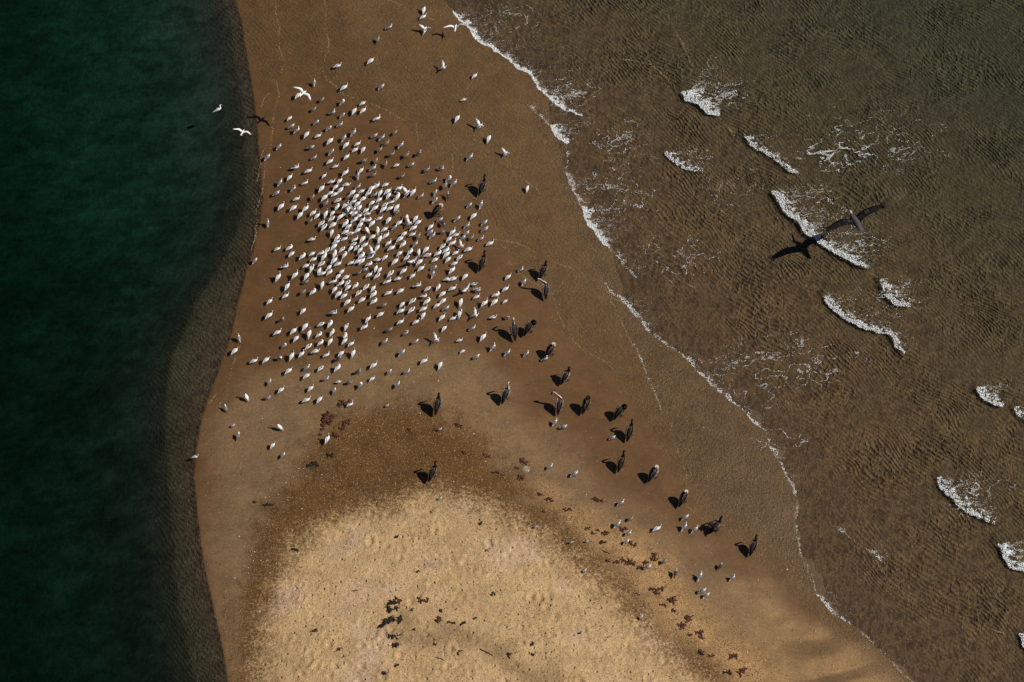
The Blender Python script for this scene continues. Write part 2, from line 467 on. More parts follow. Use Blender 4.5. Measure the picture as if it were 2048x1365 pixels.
    n1 = t.bump(t.math('MULTIPLY', pit, -1.0), t.math('MULTIPLY', dry, 0.9), 0.055, n1)
    Q = t.mapping(P, (0, 0, R(-42)), (1.0, 0.6, 1.0))
    wv = t.noise(Q, 12.0, 2.0, 0.6, 0.4)
    wv2 = t.noise(P, 19.0, 1.0, 0.6)
    n2 = t.bump(t.math('ADD', wv, t.math('MULTIPLY', wv2, 0.8)), t.math('MULTIPLY', swash, 0.6), 0.042, n1)
    n3 = t.bump(rh, t.math('MULTIPLY', rip, 1.0), 0.065, n2)
    t.bsdf(c, rough, n3, t.math('ADD', 0.15, t.math('MULTIPLY', wet, 0.25)))
    return t.m

# ------------------------------------------------------------------ water
BREAKERS = [  # crest line in the photograph, width of the foam (m), crest height (m), density, label
    ([(1364, 186), (1372, 200), (1396, 208), (1414, 226), (1440, 230)], 0.95, 0.22, 1.0, 'blocky patch of thick white foam on a breaking wave, topmost offshore'),
    ([(1330, 305), (1345, 322), (1370, 336), (1405, 346)], 0.42, 0.13, 0.55, 'thin crescent of foam below and beside the blocky offshore foam patch'),
    ([(1488, 268), (1502, 290), (1530, 306), (1558, 322), (1575, 340), (1598, 348)], 0.40, 0.12, 0.45, 'broken foam strip on a small wave, above the longest breaker'),
    ([(1544, 384), (1560, 408), (1580, 432), (1598, 448), (1615, 470), (1648, 488), (1668, 504), (1690, 516), (1715, 530), (1738, 536)], 0.66, 0.24, 1.0, 'longest band of white foam, crossed by the flying pelican and its shadow'),
    ([(1648, 592), (1668, 620), (1694, 640), (1725, 656), (1756, 664), (1782, 668), (1792, 690), (1806, 710)], 0.46, 0.17, 0.75, 'curved band of foam on a breaker below the longest one'),
    ([(1762, 560), (1770, 590), (1790, 610), (1822, 612)], 0.62, 0.18, 0.6, 'lacy foam patch between the two longest breakers'),
    ([(1876, 956), (1892, 985), (1915, 1010), (1950, 1030), (1992, 1048)], 0.55, 0.17, 0.6, 'scattered foam band on the lower offshore breaker'),
    ([(1955, 776), (1970, 796), (1990, 810), (2008, 810)], 0.46, 0.16, 0.85, 'short foam streak near the edge of the photo, above the lower breaker'),
    ([(1996, 1088), (2006, 1112), (2024, 1132), (2052, 1142)], 0.55, 0.18, 0.95, 'bright foam streak at the edge of the photo, below the lower breaker'),
    ([(2040, 1268), (2046, 1290), (2062, 1308)], 0.5, 0.15, 0.8, 'small foam scrap cut by the lower edge of the photo'),
    ([(2030, 815), (2040, 830), (2060, 845)], 0.3, 0.12, 0.5, 'faint foam scrap at the edge beside the short foam streak'),
]
SWASH = [
    ([(905, 22), (935, 54), (962, 85), (1005, 110), (1060, 150), (1096, 194), (1122, 214), (1165, 232)], 0.44, 0.06, 0.95, 'long foam edge of the swash at the top of the beach'),
    ([(1102, 250), (1112, 270), (1132, 290)], 0.52, 0.07, 0.9, 'compact foam clot at the end of the upper swash edge'),
    ([(1131, 346), (1148, 382), (1164, 412)], 0.34, 0.05, 0.42, 'thin foam edge above the brightest swash foam'),
    ([(1164, 412), (1172, 438), (1192, 466), (1218, 494)], 0.62, 0.07, 0.85, 'brightest broad foam edge halfway up the swash'),
    ([(1218, 494), (1244, 522), (1272, 556)], 0.30, 0.04, 0.35, 'fading foam edge below the brightest swash foam'),
    ([(1243, 594), (1266, 624), (1282, 642), (1304, 666)], 0.34, 0.04, 0.5, 'short foam edge of the swash level with the pair of pelicans'),
    ([(1365, 708), (1390, 734), (1420, 764), (1440, 784), (1490, 824), (1535, 868)], 0.32, 0.04, 0.45, 'long faint foam edge in the middle of the swash'),
    ([(1536, 876), (1552, 912), (1570, 942), (1586, 972), (1594, 1000)], 0.26, 0.03, 0.4, 'narrow foam edge where the swash bends downward'),
    ([(1634, 1190), (1656, 1216), (1680, 1236), (1704, 1248)], 0.24, 0.03, 0.55, 'small bright foam edge on the lower swash line'),
    ([(1736, 1098), (1750, 1108), (1764, 1122)], 0.32, 0.03, 0.4, 'small foam clot on the low wave behind the lower swash'),
    ([(1668, 1054), (1692, 1068), (1700, 1076)], 0.18, 0.03, 0.3, 'wispy foam on the low wave behind the lower swash'),
    ([(1060, 214), (1082, 234), (1102, 252)], 0.20, 0.02, 0.35, 'thin foam lip reaching up from the compact foam clot'),
    ([(1132, 290), (1136, 318), (1131, 346)], 0.12, 0.02, 0.3, 'bare thread of foam joining the compact clot to the edge below it'),
    ([(1210, 566), (1224, 590), (1243, 594)], 0.16, 0.02, 0.35, 'hooked foam thread beside the short swash edge'),
    ([(1304, 666), (1336, 692), (1365, 708)], 0.16, 0.02, 0.35, 'foam thread between the short and the long faint swash edges'),
    ([(1594, 1000), (1592, 1050), (1602, 1110), (1622, 1145), (1634, 1190)], 0.10, 0.02, 0.3, 'fine foam thread down the steep part of the lower swash'),
    ([(1268, 690), (1290, 745), (1312, 800), (1324, 835)], 0.10, 0.02, 0.28, 'old inner foam thread running down beside the pelicans'),
    ([(1720, 1262), (1760, 1300), (1800, 1342), (1830, 1370)], 0.12, 0.02, 0.3, 'thin foam thread at the bottom of the swash line'),
]
LACE = [  # centre, half size (px), density, label
    ((1660, 305), (55, 34), 0.9, 'web of foam left behind the topmost breakers'),
    ((1740, 280), (110, 55), 0.35, 'thin foam threads trailing from the upper foam web'),
    ((1245, 290), (55, 40), 0.42, 'foam threads behind the compact foam clot'),
    ((1230, 385), (75, 42), 0.40, 'foam threads beside the thin upper swash edge'),
    ((1150, 185), (50, 38), 0.55, 'foam threads behind the long upper swash edge'),
    ((1020, 45), (60, 32), 0.35, 'foam threads at the very top of the surf'),
    ((1350, 520), (75, 38), 0.33, 'foam threads in mid surf behind the brightest swash foam'),
    ((1560, 735), (130, 55), 0.42, 'wide loose web of foam in the lower surf'),
    ((1460, 380), (60, 36), 0.22, 'sparse foam threads below the thin foam crescent'),
    ((1720, 480), (60, 40), 0.45, 'foam threads beneath the flying pelican'),
    ((1790, 600), (50, 26), 0.45, 'foam threads trailing off the lacy foam patch'),
    ((1950, 990), (55, 34), 0.45, 'foam threads trailing off the lower breaker'),
    ((1450, 195), (45, 26), 0.6, 'foam threads trailing off the blocky foam patch'),
    ((1395, 320), (30, 18), 0.5, 'foam threads trailing off the foam crescent'),
    ((1560, 880), (45, 26), 0.35, 'foam threads at the bend of the swash'),
    ((1650, 400), (45, 30), 0.3, 'foam threads above the longest breaker'),
]
STRANDS = [
    [(650, -10), (653, 60), (655, 100), (648, 150), (655, 170), (690, 200), (735, 216), (775, 234), (802, 250)],
    [(545, -10), (556, 50), (562, 110), (568, 130), (563, 150)],
    [(753, -4), (800, 14), (822, 22), (870, 42)],
    [(752, 130), (760, 150), (768, 166)],
    [(552, 165), (556, 190), (549, 240), (545, 262), (536, 276), (533, 292), (523, 306), (518, 330), (516, 360)],
    [(540, 186), (527, 196), (522, 214)],
    [(545, 262), (538, 300), (530, 340), (522, 380), (514, 430), (510, 470), (503, 500)],
    [(832, 262), (838, 300)], [(903, 318), (904, 356)], [(932, 384), (931, 400), (927, 412)],
    [(987, 486), (1017, 515), (1020, 535), (1029, 546)],
    [(1000, 492), (1030, 494), (1060, 507), (1090, 526), (1140, 542)],
    [(1035, 554), (1046, 561), (1099, 592), (1108, 605), (1116, 630), (1126, 660)],
    [(1105, 643), (1142, 685), (1171, 708), (1199, 724), (1232, 752)],
    [(480, 690), (466, 730), (452, 777), (433, 788), (417, 804)],
    [(441, 804), (438, 823), (428, 838), (415, 853), (405, 870)],
    [(418, 882), (408, 900), (402, 914)],
    [(1196, 554), (1222, 602), (1265, 690), (1290, 745), (1312, 800), (1322, 832)],
    [(1212, 570), (1225, 596), (1240, 600)],
    [(1340, 850), (1352, 900), (1358, 930), (1376, 968)],
    [(1356, 1011), (1384, 1030), (1414, 1052)], [(1454, 1075), (1466, 1062)],
    [(1632, 1034), (1687, 1064), (1738, 1101), (1778, 1159), (1826, 1210)],
    [(1915, 1232), (1960, 1248), (2010, 1266)],
    [(1592, 1010), (1590, 1050), (1600, 1110), (1620, 1144), (1634, 1190)],
    [(1240, 118), (1300, 128), (1328, 150), (1356, 182)], [(1334, 28), (1362, 82), (1376, 110), (1386, 136)],  # refracted light lines on the waves, painted as froth strands
    [(1440, 236), (1470, 272)], [(1056, 214), (1080, 232), (1100, 250)],
    [(1000, 330), (1040, 360), (1075, 384)], [(966, 318), (1000, 332), (1040, 342)],
    [(1742, 545), (1758, 558)], [(1598, 350), (1640, 390)],
]

OCTA = np.array([(1, 0, 0), (0, 1, 0), (-1, 0, 0), (0, -1, 0), (0, 0, 1), (0, 0, -1)], float)
OCTF = np.array([(0, 1, 4), (1, 2, 4), (2, 3, 4), (3, 0, 4), (1, 0, 5), (2, 1, 5), (3, 2, 5), (0, 3, 5)])
def blobs(name, C, rad, mat, flat=0.6):
    n = len(C)
    a = rng.uniform(0, 2 * np.pi, n); ca, sa = np.cos(a), np.sin(a)
    s = rad[:, None] * np.stack([rng.uniform(0.7, 1.5, n), rng.uniform(0.6, 1.1, n), np.full(n, flat)], 1)
    L = OCTA[None] * s[:, None, :]
    V = np.empty((n, 6, 3))
    V[..., 0] = L[..., 0] * ca[:, None] - L[..., 1] * sa[:, None]
    V[..., 1] = L[..., 0] * sa[:, None] + L[..., 1] * ca[:, None]
    V[..., 2] = L[..., 2]
    V += C[:, None, :]
    F = (OCTF[None] + (np.arange(n) * 6)[:, None, None]).reshape(-1, 3)
    return mesh_np(name, V.reshape(-1, 3), F, [mat], smooth=False)

def resample(P, step):
    seg = np.hypot(*(P[1:] - P[:-1]).T); s = np.concatenate([[0], np.cumsum(seg)])
    u = np.arange(0, s[-1], step)
    return np.stack([np.interp(u, s, P[:, 0]), np.interp(u, s, P[:, 1])], 1), u / s[-1], s[-1]

def water_z(X, Y):
    z = 0.010 * fbm(X * 0.8, Y * 0.8, 2, 5)
    for pts, w, h, dens, lab in BREAKERS:
        P = gpoly(pts)
        e = P[-1] - P[0]; nrm = np.array([-e[1], e[0]]) / np.hypot(*e)
        if nrm[0] + nrm[1] < 0: nrm = -nrm
        Q = P + nrm * w * 0.35
        near = (np.abs(X - P[:, 0].mean()) < 8) & (np.abs(Y - P[:, 1].mean()) < 8)
        d = pdist(X[near], Y[near], Q)
        z[near] += h * 0.5 * np.exp(-(d / (0.30 * max(w, 0.4))) ** 2)
    return z

def foam_band(pts, w, h, dens, label, name, step=0.022):
    P, t, L = resample(gpoly(pts), step)
    T = np.gradient(P, axis=0); T /= np.hypot(T[:, 0], T[:, 1])[:, None] + 1e-9
    N = np.stack([-T[:, 1], T[:, 0]], 1)
    if N[:, 0].mean() + N[:, 1].mean() < 0: N = -N
    V = np.arange(-0.06, w * 3.4, step)
    tt, vv = np.meshgrid(np.arange(len(P)), V, indexing='ij')
    tt = tt.ravel(); vv = vv.ravel()
    s = t[tt] * L
    env = (np.clip(t[tt] / 0.12, 0, 1) * np.clip((1 - t[tt]) / 0.12, 0, 1)) ** 0.5
    wob = 0.20 * fbm(s * 1.3, s * 0 + len(pts), 3, int(L * 10)) * min(1, w / 0.4)
    vv = vv + rng.uniform(-0.5, 0.5, len(vv)) * step
    X = P[tt, 0] + N[tt, 0] * (vv + wob) + T[tt, 0] * rng.uniform(-.5, .5, len(vv)) * step
    Y = P[tt, 1] + N[tt, 1] * (vv + wob) + T[tt, 1] * rng.uniform(-.5, .5, len(vv)) * step
    ww = w * env * (0.75 + 0.8 * fbm(s * 0.9, s * 0 + 3.3, 3, 17))
    q = vv / np.maximum(ww, 0.02)
    # threads of foam drawn out behind the crest
    a = R(12); fu = X * math.cos(a) + Y * math.sin(a); fv = -X * math.sin(a) + Y * math.cos(a)
    lace = np.abs(fbm(fu * 1.6, fv * 3.4, 3, 91))
    clump = fbm(X * 4.0, Y * 4.0, 4, 101)
    core = (q < 0.36 + 1.1 * clump + 0.5 * fbm(X * 11.0, Y * 11.0, 2, 131)) & (q > -0.25)
    fall = np.exp(-np.maximum(q - 0.2, 0) * 0.8)
    p = np.where(core, (0.40 + 0.58 * dens) * np.exp(-np.maximum(q, 0) * (1.6 - 0.9 * dens)), dens * fall * ((lace < 0.05 + 0.06 * fall) * 0.95 + (clump > 0.10) * fall * 0.75))
    p = p * (1.0 if dens > 0.6 else 0.95)
    p = p * np.where(dens < 0.7, np.clip(0.30 + dens + 1.8 * clump, 0, 1), 1) * (env > 0.02)
    keep = rng.random(len(X)) < p
    X, Y, q, core = X[keep], Y[keep], q[keep], core[keep]
    base = np.maximum(water_z(X, Y), height(X, Y))
    rad = np.where(core, rng.uniform(0.008, 0.024, len(X)), rng.uniform(0.005, 0.011, len(X))) * (1.0 if h > 0.1 else 0.50 + 0.35 * dens)
    lift = np.where(core, rng.uniform(0, 1, len(X)) * h * 0.28 * np.clip(1.1 - q, 0.1, 1), 0.004)
    C = np.stack([X, Y, base + lift], 1)
    o = link(name, blobs(name, C, rad * 1.15, MAT_FOAM, 0.38))
    return tag(o, label, 'foam', 'foam in the surf', 'stuff')

def foam_lace(c, hs, dens, label):
    xs = np.arange(c[0] - hs[0] * 1.5, c[0] + hs[0] * 1.5, 0.8); ys = np.arange(c[1] - hs[1] * 1.5, c[1] + hs[1] * 1.5, 0.7)
    A, B = np.meshgrid(xs, ys); A = A.ravel(); B = B.ravel()
    A = A + rng.uniform(-.8, .8, len(A)); B = B + rng.uniform(-.6, .6, len(B))
    X, Y = ground(A, B)
    e = 1 - np.hypot((A - c[0]) / hs[0], (B - c[1]) / hs[1]) * 0.75
    ex, ey = warp(X, Y, 0.35, 1.1, 7)
    a = R(15); u = ex * math.cos(a) + ey * math.sin(a); v = -ex * math.sin(a) + ey * math.cos(a)
    r1 = np.abs(fbm(u * 1.0, v * 1.7, 3, 113)); r2 = fbm(X * 0.9, Y * 1.4, 3, 127)
    wdt = 0.050 * np.clip(e + 0.9 * r2, 0, 1) * (0.4 + dens)
    keep = (r1 < wdt) & (rng.random(len(X)) < 0.26 + 0.42 * dens) & (e + 0.5 * r2 > 0.05)
    X, Y = X[keep], Y[keep]
    z = np.maximum(water_z(X, Y), height(X, Y)) + 0.004
    o = link('foam_web', blobs('foam_web', np.stack([X, Y, z], 1), rng.uniform(0.006, 0.013, len(X)), MAT_FOAM, 0.4))
    return tag(o, label, 'foam', 'foam webs on the water', 'stuff')

def build_strands():
    Cs = []; rs = []
    for k, pts in enumerate(STRANDS):
        P, t, L = resample(gpoly(pts, 0.05), 0.022)
        s = t * L
        off = 0.15 * fbm(s * 0.8, s * 0 + k, 4, 200 + k)
        X = P[:, 0] + off; Y = P[:, 1] + 0.15 * fbm(s * 0.8, s * 0 + k + 9, 4, 300 + k)
        for rep in range(2):
            m = rng.random(len(X)) < np.clip(0.42 + 1.5 * fbm(s * 0.8, s * 0 + 5 * k, 3, 400), 0.04, 0.9)
            x = X[m] + rng.normal(0, 0.014 + 0.02 * rep, m.sum()); y = Y[m] + rng.normal(0, 0.014 + 0.02 * rep, m.sum())
            z = np.maximum(height(x, y), 0.0) + 0.008
            Cs.append(np.stack([x, y, z], 1)); rs.append(rng.uniform(0.010, 0.022, m.sum()))
    o = link('swash_lines', blobs('swash_lines', np.vstack(Cs), np.concatenate(rs), MAT_STRAND, 0.5))
    tag(o, 'thin pale lines of swash froth on wet sand, two painted light lines among them', 'froth', kind='stuff')

def water_material():
    t = NT('sea_water')
    P = t.pos()
    h = t.noise(t.mapping(P, (0, 0, R(-30)), (1, 0.5, 1)), 4.2, 3.0, 0.62)
    nm = t.bump(h, 0.5, 0.05)
    fr = t.n('ShaderNodeFresnel'); fr.inputs['IOR'].default_value = 1.33; pass
    gl = t.n('ShaderNodeBsdfGlossy'); gl.inputs['Roughness'].default_value = 0.09; t.l(nm, gl.inputs['Normal'])
    # caustic light pattern put into the transparency tint with ridged noise
    def caustic_lines(scale, ang, stretch, sharp):
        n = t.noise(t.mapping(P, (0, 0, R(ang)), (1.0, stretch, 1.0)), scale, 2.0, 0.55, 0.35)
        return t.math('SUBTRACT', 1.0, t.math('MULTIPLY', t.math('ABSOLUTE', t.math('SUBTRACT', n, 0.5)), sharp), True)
    k = t.math('ADD', t.math('MULTIPLY', caustic_lines(4.0, -40, 0.50, 8.0), 0.6), t.math('MULTIPLY', caustic_lines(9.0, -20, 0.7, 5.0), 0.45), True)
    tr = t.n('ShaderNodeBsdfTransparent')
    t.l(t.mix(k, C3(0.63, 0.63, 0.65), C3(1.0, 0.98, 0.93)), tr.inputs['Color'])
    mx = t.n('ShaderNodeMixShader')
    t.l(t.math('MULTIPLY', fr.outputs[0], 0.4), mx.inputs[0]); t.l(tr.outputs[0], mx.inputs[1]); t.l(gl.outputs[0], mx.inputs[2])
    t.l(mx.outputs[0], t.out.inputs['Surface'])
    ab = t.n('ShaderNodeVolumeAbsorption'); ab.inputs['Color'].default_value = C3(0.38, 0.72, 0.64); ab.inputs['Density'].default_value = 0.85
    t.l(ab.outputs[0], t.out.inputs['Volume'])
    return t.m

def build_water():
    ax, ay = axis(-23.5, 23.5, 0.11), axis(-18.8, 22.0, 0.11)
    X, Y, F, I = grid(ax, ay)
    Z = water_z(X, Y)
    n = len(X); nx, ny = len(ax), len(ay)
    ring = np.concatenate([I[0, :-1], I[:-1, -1], I[-1, :0:-1], I[:0:-1, 0]])
    V = np.vstack([np.stack([X, Y, Z], 1), np.stack([X[ring], Y[ring], np.full(len(ring), -12.0)], 1)])
    k = len(ring); j = np.arange(k)
    S = np.stack([ring, n + j, n + (j + 1) % k, ring[(j + 1) % k]], 1)
    me = mesh_np('sea_water', V, np.vstack([F, S]), [MAT_WATER])
    import bmesh
    bm = bmesh.new(); bm.from_mesh(me); bm.verts.ensure_lookup_table()
    bm.faces.new([bm.verts[n + i] for i in range(k)][::-1])
    bmesh.ops.recalc_face_normals(bm, faces=bm.faces[:])
    for f in bm.faces: f.smooth = True
    bm.to_mesh(me); bm.free()
    me.materials.clear(); me.materials.append(MAT_WATER)
    o = link('sea_water', me)
    tag(o, 'clear sea water, dark green over the deep side, brown in the shallows', 'water', kind='structure')

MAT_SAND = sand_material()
MAT_WATER = water_material()
def foam_material():
    t = NT('foam')
    d = t.n('ShaderNodeBsdfDiffuse'); d.inputs['Color'].default_value = C3(0.88, 0.92, 0.94)
    l = t.n('ShaderNodeBsdfTranslucent'); l.inputs['Color'].default_value = C3(0.70, 0.78, 0.80)
    m = t.n('ShaderNodeMixShader'); m.inputs[0].default_value = 0.12
    t.l(d.outputs[0], m.inputs[1]); t.l(l.outputs[0], m.inputs[2]); t.l(m.outputs[0], t.out.inputs['Surface'])
    return t.m
MAT_FOAM = foam_material()
MAT_STRAND = simple('froth', (0.34, 0.25, 0.125), (0.22, 0.155, 0.075), 8.0, 0.6)
build_sand()
build_water()
for b in BREAKERS: foam_band(*b, name='breaker_foam')
for b in SWASH: foam_band(*b, name='swash_foam', step=0.021)
for l in LACE: foam_lace(*l)
build_strands()

# loose shells: pale flakes scattered thinly over the beach
def build_shells():
    n = 9000
    px = rng.uniform(380, 1750, n); py = rng.uniform(300, 1365, n)
    X, Y = ground(px, py, 0.4)
    ins = sdist(X, Y, LAND) > 0.8
    ring = sdist(X, Y, RING); dry = sdist(X, Y, DRY); grey = sdist(X, Y, GREYTAN); belt = sdist(X, Y, BELT)
    p = 0.03 + 0.12 * (grey > 0) + 0.55 * ((ring > -0.8) & (dry < 0.4)) + 0.4 * (belt > -0.5)
    p = np.where(dry > 0.4, 0.06, p) * (0.6 + fbm(X * 0.7, Y * 0.7, 3, 500))
    k = ins & (rng.random(n) < p)
    X, Y = X[k], Y[k]
    r = 0.008 + 0.02 * rng.random(len(X)) ** 4
    C = np.stack([X, Y, height(X, Y) + 0.008], 1)
    o = link('shell_fragments', blobs('shell_fragments', C, r, simple('shell', (0.72, 0.66, 0.54), (0.6, 0.45, 0.3), 3.0, 0.5), 0.45))
    tag(o, 'tiny pale shell fragments strewn over the beach', 'shells', kind='stuff')
build_shells()

def build_debris():
    """dark flakes of weed and bark blown about the crest"""
    n = 5200
    px = rng.uniform(460, 1500, n); py = rng.uniform(820, 1365, n)
    X, Y = ground(px, py, 0.6)
    dry = sdist(X, Y, DRY); ring = sdist(X, Y, RING)
    strand = pdist(X, Y, gpoly([(770, 1200), (790, 1260), (900, 1255), (960, 1285), (1030, 1330), (1100, 1365)], 0.8))
    p = 0.10 * (ring > 0) + 0.22 * ((dry < 0.6) & (ring > 0)) + 0.5 * np.exp(-strand / 0.8)
    k = rng.random(n) < p * np.clip(0.5 + 1.4 * fbm(X * 0.8, Y * 0.8, 3, 600), 0, 1)
    X, Y = X[k], Y[k]
    r = 0.008 + 0.022 * rng.random(len(X)) ** 3
    o = link('wrack_flakes', blobs('wrack_flakes', np.stack([X, Y, height(X, Y) + 0.010], 1), r, simple('wrack_flake', (0.035, 0.020, 0.012), (0.07, 0.035, 0.018), 5.0, 0.8), 0.5))
    tag(o, 'dark flakes of dried weed strewn over the crest of the spit', 'debris', kind='stuff')
build_debris()

# ================================================================== BIRDS
def loft(path, rad, seg, colour, up0=(0, 0, 1)):
    """one closed skin along a path; rad = (half width, half height) per ring; colour(i, a) -> material index, a = 0 at the back"""
    P = [Vector(p) for p in path]
    n = len(P)
    V = []; F = []; M = []
    up = Vector(up0)
    for i in range(n):
        T = (P[min(i + 1, n - 1)] - P[max(i - 1, 0)]).normalized()
        up = (up - T * up.dot(T)).normalized()
        side = T.cross(up)
        w, h = rad[i]
        for k in range(seg):
            a = 2 * math.pi * k / seg
            V.append(P[i] + up * (h * math.cos(a)) + side * (w * math.sin(a)))
    for i in range(n - 1):
        for k in range(seg):
            k2 = (k + 1) % seg
            F.append((i * seg + k, i * seg + k2, (i + 1) * seg + k2, (i + 1) * seg + k))
            a = 2 * math.pi * (k + 0.5) / seg
            M.append(colour(i, min(a, 2 * math.pi - a)))
    V.append(P[0] - (P[1] - P[0]) * 0.1); V.append(P[-1] + (P[-1] - P[-2]) * 0.25)
    a, b = len(V) - 2, len(V) - 1
    for k in range(seg):
        k2 = (k + 1) % seg
        F.append((a, k2, k)); M.append(colour(0, 3.14 * k / seg))
        F.append((b, (n - 1) * seg + k, (n - 1) * seg + k2)); M.append(colour(n - 1, 3.14 * k / seg))
    return V, F, M

def tube(pts, r, seg=5):
    return loft(pts, [(x, x) for x in r], seg, lambda i, a: 0, (0.3, 0.9, 0.1))

def join(parts):
    V = []; F = []; M = []
    for v, f, m in parts:
        o = len(V); V += list(v); F += [tuple(i + o for i in q) for q in f]; M += list(m)
    return V, F, M

def wing_sheet(span, root, bend, sweep, chord, dihedral, tip_dark=2, mats=(0, 1), fingers=0, thick=0.012, side=1, n=9):
    """a spread wing: closed thin shell from the shoulder (root) outwards; returns V, F, M"""
    top = []; bot = []
    V = []; F = []; M = []
    rows = []
    for i in range(n + 1):
        u = i / n
        y = span * u
        x = root[0] + bend * math.sin(min(u / 0.42, 1) * math.pi / 2) * (1 if u < 0.42 else 1) - sweep * max(u - 0.42, 0) ** 1.2
        z = root[2] + dihedral * u * span + 0.10 * span * math.sin(u * math.pi) * 0.5
        c = chord * (1.0 - 0.25 * u) * (1 - max(u - 0.55, 0) ** 1.6 * 1.75)
        c = max(c, 0.012)
        th = thick * (1 - 0.7 * u)
        rows.append((x, y, z, c, th))
    for x, y, z, c, th in rows:
        base = len(V)
        for fx, fz in ((0.0, 0.0), (0.3, 1.0), (1.0, 0.15), (1.0, -0.1), (0.3, -0.3)):
            V.append(Vector((x - c * fx, root[1] + side * y, z + th * fz)))
    for i in range(n):
        for k in range(5):
            k2 = (k + 1) % 5
            q = (i * 5 + k, i * 5 + k2, (i + 1) * 5 + k2, (i + 1) * 5 + k)
            F.append(q if side > 0 else q[::-1])
            M.append(mats[1] if i >= n - tip_dark else mats[0])
    F.append(tuple(range(5))); M.append(mats[0])
    F.append(tuple(n * 5 + k for k in range(5))[::-1]); M.append(mats[1])
    if fingers:
        x, y, z, c, th = rows[-2]
        for k in range(fingers):
            f = k / (fingers - 1)
            p0 = Vector((x - c * (0.1 + 0.75 * f), root[1] + side * y, z))
            d = Vector((0.30 - 1.05 * f, side * 0.85, dihedral * 0.8)).normalized()
            L = chord * (0.95 - 0.25 * abs(f - 0.35))
            v, g, m = tube([p0 - d * 0.05, p0 + d * L * 0.5, p0 + d * L], [0.018, 0.017, 0.006], 4)
            o = len(V); V += v; F += [tuple(a + o for a in q) for q in g]; M += [mats[1]] * len(g)
    return V, F, M

# ---- plumage
def plumage(name, c, var=0.12, scale=26.0):
    spec = 0.2 if max(c) > 0.1 else 0.05
    t = NT(name)
    f = t.noise(t.obj(), scale, 2.0, 0.6)
    a = C3(*[v * (1 - var) for v in c]); b = C3(*[min(v * (1 + var), 0.95) for v in c])
    t.bsdf(t.mix(t.ramp(f, 0.35, 0.65), a, b), 0.75, t.bump(f, 0.25, 0.01), spec)
    return t.m
WHITE = plumage('white_plumage', (0.87, 0.86, 0.84), 0.03)
PALE = plumage('pale_grey_plumage', (0.76, 0.77, 0.79), 0.05)
GREY = plumage('grey_plumage', (0.215, 0.225, 0.255), 0.18)
DARK = plumage('black_plumage', (0.010, 0.009, 0.010), 0.3)
BROWN = plumage('mottled_brown_plumage', (0.20, 0.165, 0.145), 0.40, 40.0)
BUFF = plumage('buff_plumage', (0.42, 0.36, 0.31), 0.25, 40.0)
SOOT = plumage('sooty_plumage', (0.06, 0.055, 0.058), 0.35, 40.0)
SMOKE = plumage('pale_smoke_plumage', (0.40, 0.41, 0.44), 0.12)
ORANGE = simple('orange_bill', (0.60, 0.20, 0.05), None, 30, 0.45)
BLACKISH = simple('dark_bill', (0.03, 0.022, 0.018), None, 30, 0.5)
LEGS = simple('dark_leg', (0.045, 0.03, 0.026), None, 30, 0.6)
PEL_BROWN = plumage('pelican_dark_brown', (0.034, 0.024, 0.019), 0.4, 22.0)
PEL_NECK = plumage('pelican_neck_brown', (0.014, 0.009, 0.007), 0.3, 22.0)
PEL_PALE = plumage('pelican_pale_neck', (0.42, 0.38, 0.33), 0.2, 22.0)
PEL_BILL = simple('pelican_bill', (0.085, 0.075, 0.06), (0.13, 0.11, 0.085), 14, 0.5)
PEL_POUCH = simple('pelican_pouch', (0.025, 0.02, 0.015), None, 14, 0.6)
def streaked(name, dark, pale, scale=9.0, thr=(0.55, 0.75)):
    t = NT(name)
    o = t.obj()
    f = t.noise(t.mapping(o, (0, 0, 0), (0.25, 1.0, 1.0)), scale * 3.2, 2.0, 0.6)
    g = t.noise(o, 6.0, 2.0)
    m = t.math('MULTIPLY', t.ramp(f, *thr), t.ramp(g, 0.32, 0.6))
    t.bsdf(t.mix(m, C3(*dark), C3(*pale)), 0.8, t.bump(f, 0.5, 0.02), 0.05)
    return t.m
PEL_WING = streaked('pelican_streaked_wing', (0.042, 0.031, 0.026), (0.25, 0.20, 0.17), 9.0, (0.46, 0.60))
PEL_WING2 = streaked('pelican_silver_wing', (0.050, 0.041, 0.038), (0.38, 0.33, 0.29), 9.0, (0.43, 0.58))
PEL_WING3 = streaked('pelican_rusty_wing', (0.060, 0.034, 0.022), (0.30, 0.18, 0.115), 9.0, (0.46, 0.62))

def pitch_up(p, deg, lift, zc=0.14):
    a = R(deg); x, y, z = p[0], p[1], p[2] - zc
    return (x * math.cos(a) - z * math.sin(a), y, zc + lift + x * math.sin(a) + z * math.cos(a))

FLY_BODY = plumage('pelican_lilac_grey', (0.075, 0.062, 0.070), 0.45, 24.0)
FLY_WING = streaked('pelican_flight_wing', (0.006, 0.005, 0.006), (0.055, 0.044, 0.052), 7.0, (0.50, 0.66))

